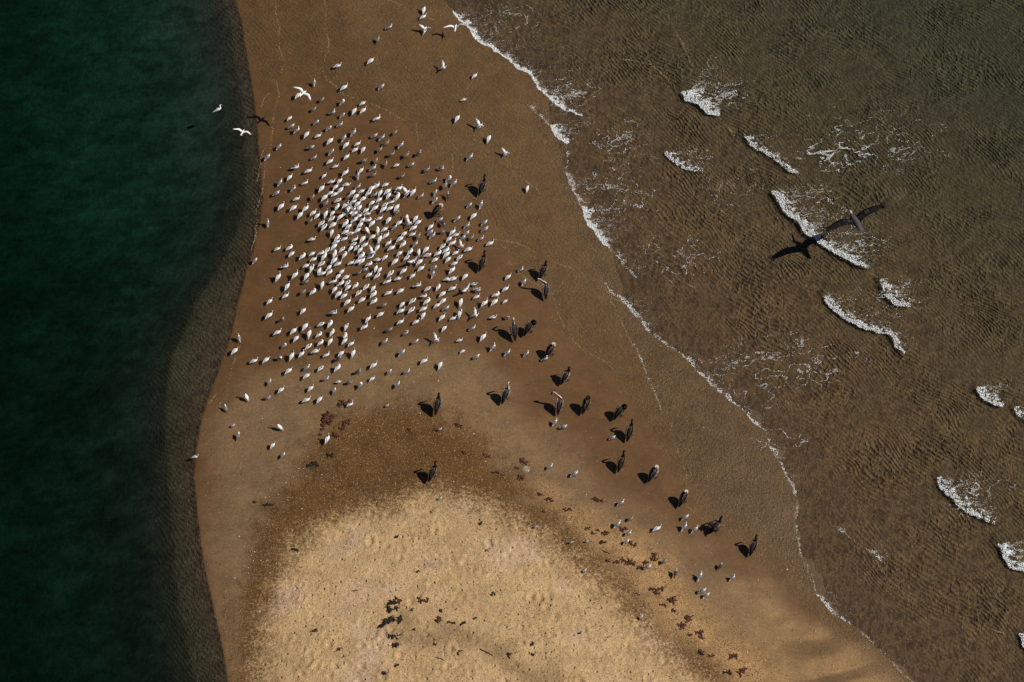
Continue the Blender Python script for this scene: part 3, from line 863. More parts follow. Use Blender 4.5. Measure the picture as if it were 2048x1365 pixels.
def bird_body(pose, mantle_from, L=1.0, neck=1.0, plump=1.0, cap=True):
    """rings from the tail to the face of a standing tern or gull; materials 0 body, 1 mantle, 2 wing tip, 3 cap"""
    path = [(-0.275 * L, 0, 0.098), (-0.20 * L, 0, 0.108), (-0.12 * L, 0, 0.122), (-0.03, 0, 0.140), (0.045, 0, 0.155), (0.092, 0, 0.175)]
    rad = [(0.010, 0.006), (0.022, 0.013), (0.042 * plump, 0.032 * plump), (0.060 * plump, 0.056 * plump), (0.060 * plump, 0.062 * plump), (0.048 * plump, 0.052)]
    if pose == 'stand':
        path += [(0.122, 0, 0.205), (0.136, 0, 0.205 + 0.036 * neck), (0.148, 0, 0.215 + 0.056 * neck), (0.172, 0, 0.217 + 0.056 * neck), (0.192, 0, 0.213 + 0.054 * neck)]
        rad += [(0.034, 0.036), (0.026, 0.027), (0.029, 0.030), (0.024, 0.024), (0.011, 0.011)]
    elif pose == 'hunch':
        path += [(0.112, 0, 0.192), (0.128, 0, 0.208), (0.142, 0, 0.218), (0.162, 0, 0.216), (0.180, 0, 0.206)]
        rad += [(0.040, 0.042), (0.034, 0.034), (0.031, 0.031), (0.024, 0.024), (0.010, 0.010)]
    elif pose == 'alert':
        path += [(0.105, 0, 0.225), (0.108, 0, 0.275), (0.120, 0, 0.318), (0.144, 0, 0.325), (0.165, 0, 0.320)]
        rad += [(0.036, 0.036), (0.025, 0.026), (0.029, 0.030), (0.024, 0.024), (0.011, 0.011)]
    else:                                     # preening: the head laid back over the shoulder
        s = 1 if pose == 'preen_l' else -1
        path += [(0.122, 0.012 * s, 0.208), (0.112, 0.040 * s, 0.238), (0.078, 0.052 * s, 0.242), (0.050, 0.048 * s, 0.232), (0.030, 0.044 * s, 0.224)]
        rad += [(0.036, 0.036), (0.029, 0.029), (0.030, 0.029), (0.024, 0.023), (0.010, 0.010)]
    path = [pitch_up(p, 11.0, 0.050) for p in path]
    def colour(i, a):
        if i <= 1: return 2
        if i <= 4 and a < mantle_from: return 1
        if i >= 7 and a < 1.25 and i <= 8 and cap: return 3
        return 0
    return path, rad, colour

BIRD_MESH = {}
def bird_meshes(kind, pose):
    key = (kind, pose)
    if key in BIRD_MESH: return BIRD_MESH[key]
    spec = {'tern':   dict(L=0.95, neck=1.05, plump=1.12, mats=[WHITE, PALE, SMOKE, DARK], mantle=1.3, cap=True, bill=ORANGE, bl=0.058),
            'small':  dict(L=0.95, neck=0.85, plump=1.0, mats=[WHITE, PALE, SMOKE, DARK], mantle=1.3, cap=True, bill=BLACKISH, bl=0.045),
            'sgrey':  dict(L=1.0, neck=0.85, plump=1.0, mats=[WHITE, GREY, SOOT, DARK], mantle=1.5, cap=False, bill=BLACKISH, bl=0.045),
            'gull':   dict(L=0.82, neck=1.0, plump=1.2, mats=[WHITE, GREY, WHITE, SMOKE], mantle=1.7, cap=True, bill=BLACKISH, bl=0.035),
            'brown':  dict(L=0.82, neck=1.0, plump=1.2, mats=[BUFF, BROWN, SOOT, BROWN], mantle=1.75, cap=True, bill=BLACKISH, bl=0.035),
            'dark':   dict(L=0.9, neck=0.95, plump=1.1, mats=[SMOKE, SOOT, SOOT, SOOT], mantle=1.85, cap=False, bill=BLACKISH, bl=0.035),
            'wader':  dict(L=0.62, neck=0.8, plump=0.9, mats=[WHITE, SMOKE, SOOT, SMOKE], mantle=1.3, cap=True, bill=BLACKISH, bl=0.04)}[kind]
    pz = pose if pose != 'bathe' else 'hunch'
    path, rad, colour = bird_body(pz, spec['mantle'], spec['L'], spec['neck'], spec['plump'], spec['cap'])
    parts = [loft(path, rad, 10, colour)]
    # folded wings lie along the flanks, their tips crossing over the tail
    for s in (-1, 1):
        if pose == 'bathe':
            parts.append(wing_sheet(0.24, (0.07, 0.03 * s, 0.25), 0.02, 0.10, 0.13, 0.75, 2, (1, 2), 0, 0.012, s, 5))
        else:
            p = [(0.075, 0.040 * s, 0.175), (0.03, 0.056 * s, 0.172), (-0.05, 0.056 * s, 0.160), (-0.13 * spec['L'], 0.036 * s, 0.142), (-0.215 * spec['L'], 0.010 * s, 0.126), (-0.262 * spec['L'], -0.006 * s, 0.120)]
            r = [(0.012, 0.022), (0.017, 0.042), (0.016, 0.042), (0.012, 0.026), (0.008, 0.012), (0.004, 0.005)]
            parts.append(loft([pitch_up(q, 11.0, 0.050) for q in p], r, 6, lambda i, a: 2 if i >= 4 else 1))
    V, F, M = join(parts)
    body = mesh_py(kind + '_' + pose, V, F, spec['mats'], True, M)
    h = Vector(path[-1]); d = (Vector(path[-1]) - Vector(path[-2])).normalized()
    d = (d + Vector((0, 0, -0.12))).normalized()
    V, F, M = loft([h - d * 0.006, h + d * spec['bl'] * 0.55, h + d * spec['bl']], [(0.0095, 0.0095), (0.0065, 0.007), (0.002, 0.002)], 6, lambda i, a: 0)
    bill = mesh_py(kind + '_bill', V, F, [spec['bill']], True)
    legs = []
    for s in (-1, 1):
        y = 0.024 * s
        a = tube([(-0.005, y, 0.165), (0.0, y, 0.08), (0.002, y, 0.006)], [0.008, 0.0055, 0.0055], 5)
        foot = ([Vector((-0.012, y, 0.0)), Vector((0.045, y - 0.022, 0.0)), Vector((0.052, y, 0.0)), Vector((0.045, y + 0.022, 0.0)), Vector((0.0, y, 0.010))],
                [(0, 1, 4), (1, 2, 4), (2, 3, 4), (3, 0, 4), (3, 2, 1, 0)], [0] * 5)
        V, F, M = join([a, foot])
        legs.append(mesh_py(kind + '_leg', V, F, [LEGS], True))
    BIRD_MESH[key] = (body, bill, legs)
    return BIRD_MESH[key]

BIRDS = "W689,175 A629,166a90 B644,200 g685,205 B628,219 G665,225 g685,231 W726,207 W709,222 W727,221 S580,237 G583,253 G594,261 W614,269 W637,272 g633,245 g658,257 G680,250 G707,266 G688,277 W661,282 W693,290 W716,288 W711,300 W727,299 G558,294 H622,295a15 g663,304 W694,314 G535,315 G628,316 W597,191 G763,174 W755,237 G749,272 G764,276 B790,266 B773,287 G802,291 B760,300 B783,309 B813,311 D837,308 S928,200a20 p915,237a60 R959,253a40 p978,277a70 G940,315 W592,335 W661,323 S672,333 W618,342 W692,345 S723,341 A716,352a90 B727,322 W580,355 S649,352 G560,366 W611,366 W664,364 W680,362 W694,370 W672,374 G587,378 G553,387 W644,377 W682,380 W662,386 W670,389 G716,374 W706,385 W724,383 P738,386 W594,398 B625,395 W650,395 B696,394 W713,393 P677,401 W708,403 W727,398 B652,407 W692,410 W716,408 P675,414 p719,416 W563,413 W588,416 W612,417 W698,417 W601,430 W627,426 W652,428 W666,426 W635,432 W681,434 P664,438 P692,426 W711,426 W733,421 W736,428 P719,432 W710,439 W726,440 P737,441 B621,442 P644,447 P649,454 W667,450 P692,447 W698,453 W721,450 W664,465a75 W692,464 P701,468 W716,461 W734,460 A536,447a90 P675,476 W625,479 W690,478 W711,479 W726,478 B752,322 B772,329 S794,331 G823,330 B854,340 G882,337 G746,337 B747,350 B804,353 G867,363 g898,358 G908,367 B890,372 G871,386 G842,393 D896,392a90 g870,401 W755,371 W772,370 W798,378 W744,377 W776,383 W761,386 G749,390 R814,387 W827,384 W778,391 P796,393 W759,400 W745,406 W784,404 P771,410 W751,416 W768,418 W781,417 W794,415 B794,425 W760,437 W778,440 W814,435a95 W832,437 W745,447 W799,446 R818,448 W837,445 W828,456 G789,455 P756,461 W770,459 W809,468 W826,469 W773,471 W746,474 W760,478 W801,478 B837,473 G880,440 W862,454 D886,448a-40 H915,438 W948,432 H939,411 G962,410a70 G969,446 G970,459 G934,452 G861,465 G865,472 B884,464 W906,464 W913,470 G933,467 G926,476 B943,476 G962,478 W899,478 G510,522 W556,498 P580,496 p584,508 P606,513 W625,508 W628,519 P643,507 P655,501 P649,513 W669,493 W674,484 P685,499 P670,508a70 P690,510 W669,521 W677,528 W571,533 W557,554 W591,550 W614,552 W613,532 P624,536a70 P644,528 W659,535 W639,542a70 W646,547 P660,545 W684,544 W677,553 W693,555 W668,563 B612,564 W645,569a80 P683,567 P696,566 W697,575 B606,585 P627,584 W670,579 W678,588 W689,592 W575,573 W572,592 W540,603 W696,604 P708,489 W702,497 P714,496 W721,500 W731,490 W755,496 W778,486 W784,496 P807,489 G831,489 W800,507 P821,504 W838,504a90 W853,499 P886,493 P893,501 P877,507 P856,511 W894,509 W897,519 P724,512 R744,507 P742,514 W725,522 W716,523 W703,526 P739,529 W756,520 W771,515 W791,523 P814,516 R825,524 W840,524 W871,520 W843,537 g868,536 G866,549a70 W895,559 W808,542 W826,552 P782,547 W752,537a75 W760,540 G729,540 B717,546 W739,550 P755,552 W776,563 W797,558 W836,571 P856,578 P877,575 W886,588 P712,572 P733,574 W747,577 P718,586 P748,589 W778,586 W802,582 P848,593 P855,603 W887,602 W725,600 P749,603 P826,602 W805,609 B767,611 W875,611 W906,486 R922,493 W938,499 W912,506 P920,515 W910,527 W905,540 W931,553 W907,558 W906,577 W948,569 R931,581 W955,580 W954,594 W922,604 W970,606 W990,604 S1011,603 P993,590 W1012,578 W1017,554 W981,487 G1042,540 G1048,565 P920,626a80 R950,631a20 W987,635 W907,637 W539,631 W607,622 D563,640 W668,626 W703,618 W611,653 P643,649 P661,648 P693,653 W730,654 W556,665 W588,662 W593,677 W619,667a80 P639,670 P665,665 P691,673a75 W690,682 W703,688 W661,683 P642,686 t569,692 P618,693 W604,708 W584,712a65 g559,716a0 W533,720 W509,722 W632,703 W654,710 W683,707 W707,706a75 D677,718 W578,742 s614,736 P642,737 P676,736 W614,752 D716,744 s652,758 S678,764 B699,765 s539,765 W737,638 t721,771 W762,629 W848,618 W803,622 P824,620 G892,617 W847,631a65 W833,644 W885,635 W802,644 B779,660 s812,667 S889,657 G945,657 W967,674 S920,681 R872,681 s770,684 s831,684 G804,706 S926,703 s953,714 W849,722 W881,730a70 W748,731 s779,744 s814,744 S745,758 G1014,635 G986,695 G1015,706 G1053,708 G1090,718 W563,780 s535,796a10 W493,794a120 s452,816a115 T466,852 s477,871a85 W559,854a140 S546,891 s566,911 S391,914 W622,777 W614,800 W640,799 s669,782 W655,878a65 s795,770 W701,809 T774,812 G1110,845 G1127,854 G1225,876 s1100,934 G1149,948 G1242,1006 G1235,1049 B1261,1038 G1257,1067 G1253,1084 W1315,1057 T1071,1054a10 T1142,1085a10 T1173,1083a10 H1371,1035 G1369,1054 G1390,1059 D1441,1132a60 B1329,1123 G1296,1134 D1351,1146a70 G1400,1153 G1465,1156 G1405,1182 G1413,1191 T1283,1235a60 T1170,1142 T1163,1265a10 p1055,377a80 R1011,308a50 W848,20a80 W847,34 R850,60a70 G778,55 B756,80a70 W742,122 W676,132 R886,136a20 S950,152 T880,859 A478,676a110 W470,702 T880,997a30"
KINDS = {'W': ('tern', 'stand'), 'P': ('tern', 'preen'), 'p': ('tern', 'hunch'), 'R': ('tern', 'bathe'), 'S': ('small', 'stand'), 's': ('sgrey', 'stand'),
         't': ('sgrey', 'preen'), 'G': ('gull', 'stand'), 'g': ('gull', 'preen'), 'B': ('brown', 'stand'), 'H': ('gull', 'hunch'), 'D': ('dark', 'stand'),
         'A': ('gull', 'alert'), 'T': ('wader', 'hunch')}
NAMES = {'tern': 'crested_tern', 'small': 'small_tern', 'sgrey': 'grey_winged_tern', 'gull': 'grey_gull', 'brown': 'young_gull', 'dark': 'dark_gull', 'wader': 'shorebird'}
LOOK = {'tern': 'white tern', 'small': 'small white tern', 'sgrey': 'small grey-winged tern', 'gull': 'grey-backed gull', 'brown': 'mottled brown young gull', 'dark': 'sooty dark gull', 'wader': 'tiny pale shorebird'}
POSE = {'stand': 'standing', 'hunch': 'hunched', 'alert': 'stretching upright', 'preen': 'preening its back', 'bathe': 'raising its wings'}
GROUP = {'tern': 'white terns of the flock', 'small': 'small white terns', 'sgrey': 'small grey-winged terns', 'gull': 'grey-backed gulls', 'brown': 'brown young gulls', 'dark': 'dark gulls', 'wader': 'tiny shorebirds'}

PELICANS = [  # body centre, heading in the picture, pose, wing dress, neck dress, label
    (965, 372, 66, 'tall', 1, 0, 'brown pelican highest on the beach, neck drawn up, standing in the swash'),
    (876, 421, 38, 'tuck', 3, 1, 'reddish brown pelican with head tucked back, lying inside the gull flock'),
    (965, 524, 68, 'tall', 3, 0, 'dark slender pelican standing tall beside the densest terns'),
    (1087, 541, 62, 'short', 1, 0, 'dark pelican in the wet swash, upper of the close pair'),
    (1091, 578, 92, 'lean', 2, 1, 'pelican with pale neck leaning sideways, lower of the close swash pair'),
    (1028, 660, 98, 'tall', 1, 1, 'grey-headed pelican with white neck stripe, facing its dark neighbour'),
    (1059, 654, 52, 'preen', 1, 0, 'ruffled black-brown pelican beside the grey-headed pelican'),
    (1102, 700, 50, 'tuck', 3, 1, 'rusty pelican resting its pale bill, a gull at its tail'),
    (1132, 752, 55, 'short', 2, 0, 'silver-streaked pelican alone below the rusty resting pelican'),
    (875, 808, 76, 'short', 1, 0, 'black-headed pelican alone on grey sand above the brown shell belt'),
    (1012, 788, 64, 'tall', 2, 1, 'silver-streaked pelican alone in the middle of the grey sand'),
    (866, 944, 62, 'tall', 1, 0, 'dark pelican standing alone at the edge of the dry crest'),
    (1119, 808, 78, 'lean', 2, 1, 'pelican stretching its neck sideways, long thin bill shadow beside it'),
    (1173, 808, 64, 'tuck', 3, 0, 'headless-looking reddish pelican with its head tucked away'),
    (1240, 822, 50, 'preen', 1, 0, 'pelican bent over preening, dark head curled to its side'),
    (1260, 862, 70, 'tall', 1, 0, 'long-necked pelican standing behind a grey gull near the swash'),
    (1243, 924, 68, 'tall', 3, 0, 'slim pelican with a club-shaped shadow, below the long-necked one'),
    (1308, 946, 52, 'tuck', 2, 1, 'stocky pelican with pale forehead near the curved swash edge'),
    (1368, 995, 58, 'tuck', 3, 1, 'pelican with its pale bill raised, on the wet sand edge'),
    (1432, 1052, 44, 'spread', 1, 0, 'blackish pelican with half-opened wings and ruffled feathers'),
    (1507, 1092, 66, 'tall', 1, 0, 'lowest pelican on the beach, thin neck straight up'),
]
NICK = ['highest pelican', 'reddish pelican in the flock', 'slender dark pelican', 'upper pelican of the swash pair', 'lower pelican of the swash pair', 'grey-headed pelican', 'ruffled pelican',
        'rusty resting pelican', 'silver-streaked upper pelican', 'black-headed pelican', 'pelican amid the grey sand', 'pelican by the dry crest', 'neck-stretching pelican', 'tucked reddish pelican', 'preening pelican',
        'long-necked pelican', 'slim pelican', 'stocky pelican', 'pale-billed pelican', 'half-opened pelican', 'lowest pelican']

def heading(img_deg, pitch=0.34):
    """ground heading whose picture direction is img_deg, for a body that rises forward"""
    best = (9, 0)
    for k in range(-180, 180, 2):
        a = R(k)
        x = math.cos(a) * 0.94; y = math.sin(a) * 0.94 * math.cos(TILT) + pitch * math.sin(TILT)
        d = abs((math.atan2(y, x) - R(img_deg) + math.pi) % (2 * math.pi) - math.pi)
        if d < best[0]: best = (d, a)
    return best[1]

import re
FLOCK = [(k, int(x), int(y), a) for k, x, y, a in re.findall(r"([A-Za-z])(\d+),(\d+)(?:a(-?\d+))?", BIRDS)]
def side_word(dx, dy):
    a = math.degrees(math.atan2(-dy, dx)) % 360
    return ['right of', 'above right of', 'above', 'above left of', 'left of', 'below left of', 'below', 'below right of'][int((a + 22.5) // 45) % 8]

used = set()
ONES = 'zero one two three four five six seven eight nine ten eleven twelve thirteen fourteen fifteen sixteen seventeen eighteen nineteen'.split()
TENS = 'x x twenty thirty forty fifty sixty seventy eighty ninety'.split()
def words(v, q=1):
    """a share of the photo's width or height, in words, to the q-th part of a percent"""
    n = round(v * q) / q
    i = int(n); f = int(round((n - i) * 10))
    w = ONES[i] if i < 20 else TENS[i // 10] + ('-' + ONES[i % 10] if i % 10 else '')
    return w + (' point ' + ONES[f] if f else '')
def bird_label(i):
    k, x, y, a = FLOCK[i]
    kind, pose = KINDS[k]
    base = LOOK[kind] + ' ' + POSE[pose]
    # next to a pelican and alone of its kind there
    dd = sorted((math.hypot(x - p[0], y - p[1]), n) for n, p in enumerate(PELICANS))[0]
    if dd[0] < 75:
        p = PELICANS[dd[1]]
        w = side_word(x - p[0], y - p[1])
        rivals = [b for j, b in enumerate(FLOCK) if j != i and KINDS[b[0]][0] == kind and math.hypot(b[1] - p[0], b[2] - p[1]) < 110 and side_word(b[1] - p[0], b[2] - p[1]) == w]
        s = '%s %s the %s' % (LOOK[kind], w, NICK[dd[1]])
        if not rivals and s not in used:
            used.add(s); return s
    near = sum(1 for b in FLOCK if math.hypot(b[1] - x, b[2] - y) < 40) - 1
    spot = 'in the dense flock' if near >= 7 else 'in the loose flock' if near >= 2 else 'standing apart'
    if pose == 'stand': base = LOOK[kind]
    if near < 2 and pose != 'stand': spot = 'apart'
    for q in (1, 2, 10):
        s = '%s %s, %s percent across and %s percent down' % (base, spot, words(x / 20.48, q), words(y / 13.65, q))
        if len(s.split()) > 16: s = '%s, %s percent across, %s down' % (base, words(x / 20.48, q), words(y / 13.65, q))
        if s in used: continue
        clash = [b for m, b in enumerate(FLOCK) if m != i and KINDS[b[0]][0] == kind and words(b[1] / 20.48, q) == words(x / 20.48, q) and words(b[2] / 13.65, q) == words(y / 13.65, q)]
        if not clash or q == 10:
            used.add(s); return s
    return s

def build_flock():
    for i, (k, x, y, a) in enumerate(FLOCK):
        kind, pose = KINDS[k]
        if pose == 'preen': pz = 'preen_l' if random.random() < 0.5 else 'preen_r'
        elif pose == 'stand': pz = random.choice(['stand', 'stand', 'stand', 'hunch', 'hunch', 'alert'] if kind in ('tern', 'gull') else ['stand', 'stand', 'hunch'])
        else: pz = pose
        sc = {'tern': 0.91, 'small': 0.74, 'sgrey': 0.74, 'gull': 0.85, 'brown': 0.85, 'dark': 0.85, 'wader': 0.55}[kind] * random.uniform(0.88, 1.10)
        X, Y, Z = at(x, y, 0.19 * sc)
        rz = heading(float(a)) if a else R(random.gauss(36, 13) + (random.uniform(-70, 70) if random.random() < 0.07 else 0))
        body, bill, legs = bird_meshes(kind, pz)
        o = link(NAMES[kind], body, None, (X, Y, Z - 0.19 * sc), rz, sc)
        link('bill', bill, o)
        for m in legs: link('leg', m, o)
        tag(o, bird_label(i), 'shorebird' if kind == 'wader' else 'tern' if 'tern' in NAMES[kind] else 'gull', GROUP[kind])
build_flock()

# ---- pelicans
PEL = {}
def pel_up(p, deg=16.0):
    a = R(deg); x, y, z = p[0] * 0.90, p[1] * 0.86, p[2] - 0.34
    return Vector((x * math.cos(a) - z * math.sin(a) * 0.55, y, 0.34 + x * math.sin(a) + z * math.cos(a)))
def pelican_meshes(pose, wing, pale):
    key = (pose, wing, pale)
    if key in PEL: return PEL[key]
    path = [(-0.44, 0, 0.235), (-0.34, 0, 0.265), (-0.22, 0, 0.305), (-0.08, 0, 0.345), (0.06, 0, 0.380), (0.16, 0, 0.415), (0.225, 0, 0.460)]
    rad = [(0.040, 0.012), (0.06, 0.035), (0.09, 0.085), (0.118, 0.128), (0.122, 0.138), (0.098, 0.112), (0.066, 0.072)]
    if pose == 'tall':
        path += [(0.255, 0, 0.53), (0.240, 0, 0.61), (0.245, 0, 0.69), (0.275, 0, 0.755), (0.320, 0, 0.780), (0.365, 0, 0.765)]
        rad += [(0.050, 0.052), (0.038, 0.040), (0.034, 0.036), (0.036, 0.038), (0.042, 0.042), (0.030, 0.030)]
        bill = [(0.365, 0, 0.765), (0.42, 0, 0.67), (0.45, 0, 0.54), (0.455, 0, 0.46)]
    elif pose == 'short':
        path += [(0.250, 0, 0.52), (0.235, 0, 0.575), (0.235, 0, 0.63), (0.262, 0, 0.675), (0.305, 0, 0.69), (0.350, 0, 0.675)]
        rad += [(0.060, 0.060), (0.046, 0.048), (0.042, 0.044), (0.043, 0.045), (0.047, 0.047), (0.032, 0.032)]
        bill = [(0.345, 0, 0.675), (0.39, 0, 0.585), (0.41, 0, 0.47), (0.41, 0, 0.39)]
    elif pose == 'lean':
        path += [(0.255, 0.06, 0.51), (0.270, 0.14, 0.575), (0.29, 0.22, 0.64), (0.315, 0.29, 0.690), (0.335, 0.345, 0.695), (0.340, 0.39, 0.675)]
        rad += [(0.052, 0.054), (0.040, 0.042), (0.036, 0.038), (0.038, 0.040), (0.043, 0.043), (0.030, 0.030)]
        bill = [(0.340, 0.385, 0.675), (0.335, 0.43, 0.585), (0.32, 0.45, 0.47), (0.31, 0.45, 0.40)]
    elif pose in ('preen', 'spread'):
        path += [(0.265, -0.04, 0.51), (0.285, -0.10, 0.555), (0.270, -0.165, 0.585), (0.225, -0.200, 0.580), (0.175, -0.205, 0.555), (0.14, -0.20, 0.53)]
        rad += [(0.054, 0.056), (0.043, 0.045), (0.040, 0.042), (0.042, 0.044), (0.046, 0.046), (0.030, 0.030)]
        bill = [(0.145, -0.20, 0.535), (0.06, -0.19, 0.49), (-0.04, -0.17, 0.46), (-0.12, -0.155, 0.44)]
        if pose == 'spread':
            path[-6:] = [(0.265, 0, 0.52), (0.285, 0, 0.575), (0.31, 0, 0.63), (0.345, 0, 0.675), (0.39, 0, 0.685), (0.43, 0, 0.67)]
            bill = [(0.43, 0, 0.67), (0.51, 0, 0.60), (0.585, 0, 0.53), (0.63, 0, 0.48)]
    else:                                      # tuck: head laid back between the shoulders
        path += [(0.250, 0.0, 0.52), (0.235, 0.03, 0.575), (0.19, 0.045, 0.600), (0.145, 0.035, 0.600), (0.100, 0.020, 0.585), (0.06, 0.01, 0.565)]
        rad += [(0.060, 0.060), (0.052, 0.052), (0.047, 0.047), (0.048, 0.048), (0.048, 0.046), (0.030, 0.030)]
        bill = [(0.065, 0.01, 0.57), (-0.02, 0, 0.535), (-0.12, 0, 0.49), (-0.20, 0, 0.455)]
    up = lambda p: tuple(pel_up(p))
    path = [up(p) for p in path]; bill = [up(p) for p in bill]
    n = len(path)
    def colour(i, a):
        if i <= 1: return 1
        if i >= n - 3: return 2 if pale and a < 1.2 else 1
        if i >= 6: return 2 if (pale and (a > 0.7)) else 1
        if a > 2.0: return 0
        return 0
    V, F, M = loft(path, rad, 12, colour)
    body = mesh_py('pelican_' + pose, V, F, [PEL_BROWN, PEL_NECK, PEL_PALE], True, M)
    V, F, M = loft(bill, [(0.026, 0.022), (0.022, 0.015), (0.020, 0.011), (0.012, 0.008)], 8, lambda i, a: 0)
    bm = mesh_py('pelican_bill', V, F, [PEL_BILL], True)
    low = [Vector(p) - Vector((0.018, 0, 0.022)) for p in bill[:-1]]
    V, F, M = loft(low, [(0.024, 0.030), (0.020, 0.026), (0.010, 0.008)], 8, lambda i, a: 0)
    pouch = mesh_py('pelican_pouch', V, F, [PEL_POUCH], True)
    wings = []
    wm = {1: PEL_WING, 2: PEL_WING2, 3: PEL_WING3}[wing]
    for s in (-1, 1):
        parts = []
        if pose == 'spread':
            parts.append(wing_sheet(0.20, (0.16, 0.08 * s, 0.46), 0.0, 0.5, 0.42, 0.05, 2, (0, 1), 0, 0.05, s, 7))
        else:
            p = [(0.205, 0.085 * s, 0.445), (0.13, 0.130 * s, 0.440), (0.0, 0.148 * s, 0.405), (-0.14, 0.130 * s, 0.360), (-0.28, 0.085 * s, 0.318), (-0.40, 0.035 * s, 0.285), (-0.47, 0.012 * s, 0.262)]
            r = [(0.020, 0.045), (0.036, 0.098), (0.038, 0.112), (0.034, 0.090), (0.024, 0.052), (0.014, 0.024), (0.008, 0.008)]
            parts.append(loft(p, r, 10, lambda i, a: 1 if i >= 4 or (a > 2.35 and i > 1) else 0))
            # long scapular feathers overlap the folded wing
            for q in range(4):
                y0 = (0.045 + 0.032 * q) * s
                parts.append(loft([(0.13 - 0.03 * q, y0, 0.512 - 0.010 * q), (0.0, y0 * 0.96, 0.497 - 0.012 * q), (-0.13, y0 * 0.86, 0.440 - 0.012 * q), (-0.24 + 0.02 * q, y0 * 0.72, 0.382 - 0.008 * q)],
                                  [(0.010, 0.006), (0.017, 0.010), (0.015, 0.010), (0.004, 0.004)], 6, lambda i, a: 0))
        V, F, M = join(parts)
        V = [pel_up(v) for v in V]
        wings.append(mesh_py('pelican_wing', V, F, [wm, PEL_BROWN], True, M))
    legs = []
    for s in (-1, 1):
        y = 0.065 * s
        a = tube([(0.0, y, 0.27), (-0.012, y, 0.12), (0.0, y, 0.012)], [0.030, 0.016, 0.014], 6)
        foot = ([Vector((-0.04, y, 0.0)), Vector((0.095, y - 0.06, 0.0)), Vector((0.12, y - 0.005, 0.0)), Vector((0.10, y + 0.05, 0.0)), Vector((0.0, y, 0.024))],
                [(0, 1, 4), (1, 2, 4), (2, 3, 4), (3, 0, 4), (3, 2, 1, 0)], [0] * 5)
        V, F, M = join([a, foot])
        legs.append(mesh_py('pelican_leg', V, F, [LEGS], True))
    PEL[key] = (body, bm, pouch, wings, legs)
    return PEL[key]

for x, y, a, pose, wing, pale, lab in PELICANS:
    sc = random.uniform(0.94, 1.03)
    X, Y, Z = at(x, y, 0.36 * sc)
    body, bm, pouch, wings, legs = pelican_meshes(pose, wing, pale)
    o = link('pelican', body, None, (X, Y, Z - 0.36 * sc), heading(a, 0.36), sc)
    b = link('bill', bm, o); link('pouch', pouch, b)
    for m in wings: link('wing', m, o)
    for m in legs: link('leg', m, o)
    tag(o, lab, 'pelican', 'brown pelicans on the sand')

# ---- birds in the air and on the water
def flyer(name, kind, px, py, h, rz, roll, pitch, sc, label, cat, group=None, flap=0.12, pale_head=False):
    X, Y, Z = at(px, py, h)
    o = bpy.data.objects.new(name, None); COL.objects.link(o)
    o.location = (X, Y, Z); o.rotation_euler = (roll, pitch, rz); o.scale = (sc, sc, sc)
    if kind == 'pelican':
        path = [(-0.46, 0, -0.01), (-0.36, 0, 0.0), (-0.22, 0, 0.0), (-0.05, 0, 0.0), (0.12, 0, 0.01), (0.23, 0, 0.025), (0.29, 0, 0.05), (0.31, 0, 0.09), (0.345, 0, 0.115), (0.40, 0, 0.105), (0.44, 0, 0.085)]
        rad = [(0.095, 0.010), (0.075, 0.025), (0.095, 0.075), (0.125, 0.105), (0.115, 0.10), (0.075, 0.075), (0.052, 0.055), (0.045, 0.045), (0.046, 0.044), (0.042, 0.038), (0.026, 0.024)]
        V, F, M = loft(path, rad, 12, lambda i, a: 2 if i >= 7 and pale_head else 0)
        link('body', mesh_py(name, V, F, [FLY_BODY, PEL_NECK, PEL_PALE], True, M), o)
        V, F, M = loft([(0.43, 0, 0.085), (0.56, 0, 0.055), (0.70, 0, 0.03), (0.76, 0, 0.01)], [(0.026, 0.030), (0.022, 0.022), (0.018, 0.012), (0.008, 0.006)], 8, lambda i, a: 0)
        link('bill', mesh_py('pelican_bill', V, F, [PEL_POUCH], True), o)
        for s in (-1, 1):
            V, F, M = wing_sheet(1.02, (0.17, 0.08 * s, 0.03), 0.06, 0.22, 0.30, flap, 5, (0, 1), 5, 0.04, s, 10)
            link('wing', mesh_py('pelican_wing', V, F, [FLY_WING, DARK], True, M), o)
    else:
        dark = kind == 'gull'
        path = [(-0.20, 0, 0.0), (-0.14, 0, 0.0), (-0.07, 0, 0.0), (0.02, 0, 0.0), (0.09, 0, 0.005), (0.13, 0, 0.012), (0.165, 0, 0.015), (0.19, 0, 0.010)]
        rad = [(0.055, 0.005), (0.030, 0.012), (0.036, 0.032), (0.050, 0.046), (0.042, 0.042), (0.031, 0.032), (0.026, 0.026), (0.011, 0.011)]
        V, F, M = loft(path, rad, 10, lambda i, a: 1 if (dark and 1 < i < 4 and a < 1.5) else (2 if (i in (5, 6) and a < 0.9 and not dark) else 0))
        link('body', mesh_py(name, V, F, [WHITE, GREY, DARK], True, M), o)
        V, F, M = loft([(0.185, 0, 0.01), (0.22, 0, 0.006), (0.25, 0, 0.0)], [(0.010, 0.010), (0.007, 0.007), (0.002, 0.002)], 6, lambda i, a: 0)
        link('bill', mesh_py('bill', V, F, [BLACKISH if dark else ORANGE], True), o)
        for s in (-1, 1):
            V, F, M = wing_sheet(0.46, (0.075, 0.03 * s, 0.012), 0.055, 0.30, 0.125, flap, 3 if dark else 1, (0, 1), 0, 0.014, s, 9)
            link('wing', mesh_py('wing', V, F, [GREY if dark else WHITE, SOOT if dark else SMOKE], True, M), o)
    tag(o, label, cat, group)
    return o
flyer('flying_pelican', 'pelican', 1711, 443, 1.9, R(115), R(-4), 0.0, 1.2, 'dark pelican flying over the breakers with wings fully spread', 'pelican', None, 0.10, True)
flyer('flying_tern', 'tern', 606, 187, 1.7, R(48), R(4), 0.0, 1.02, 'white tern gliding low over the upper flock, its shadow on the shoreline', 'tern', 'terns on the wing', 0.02)
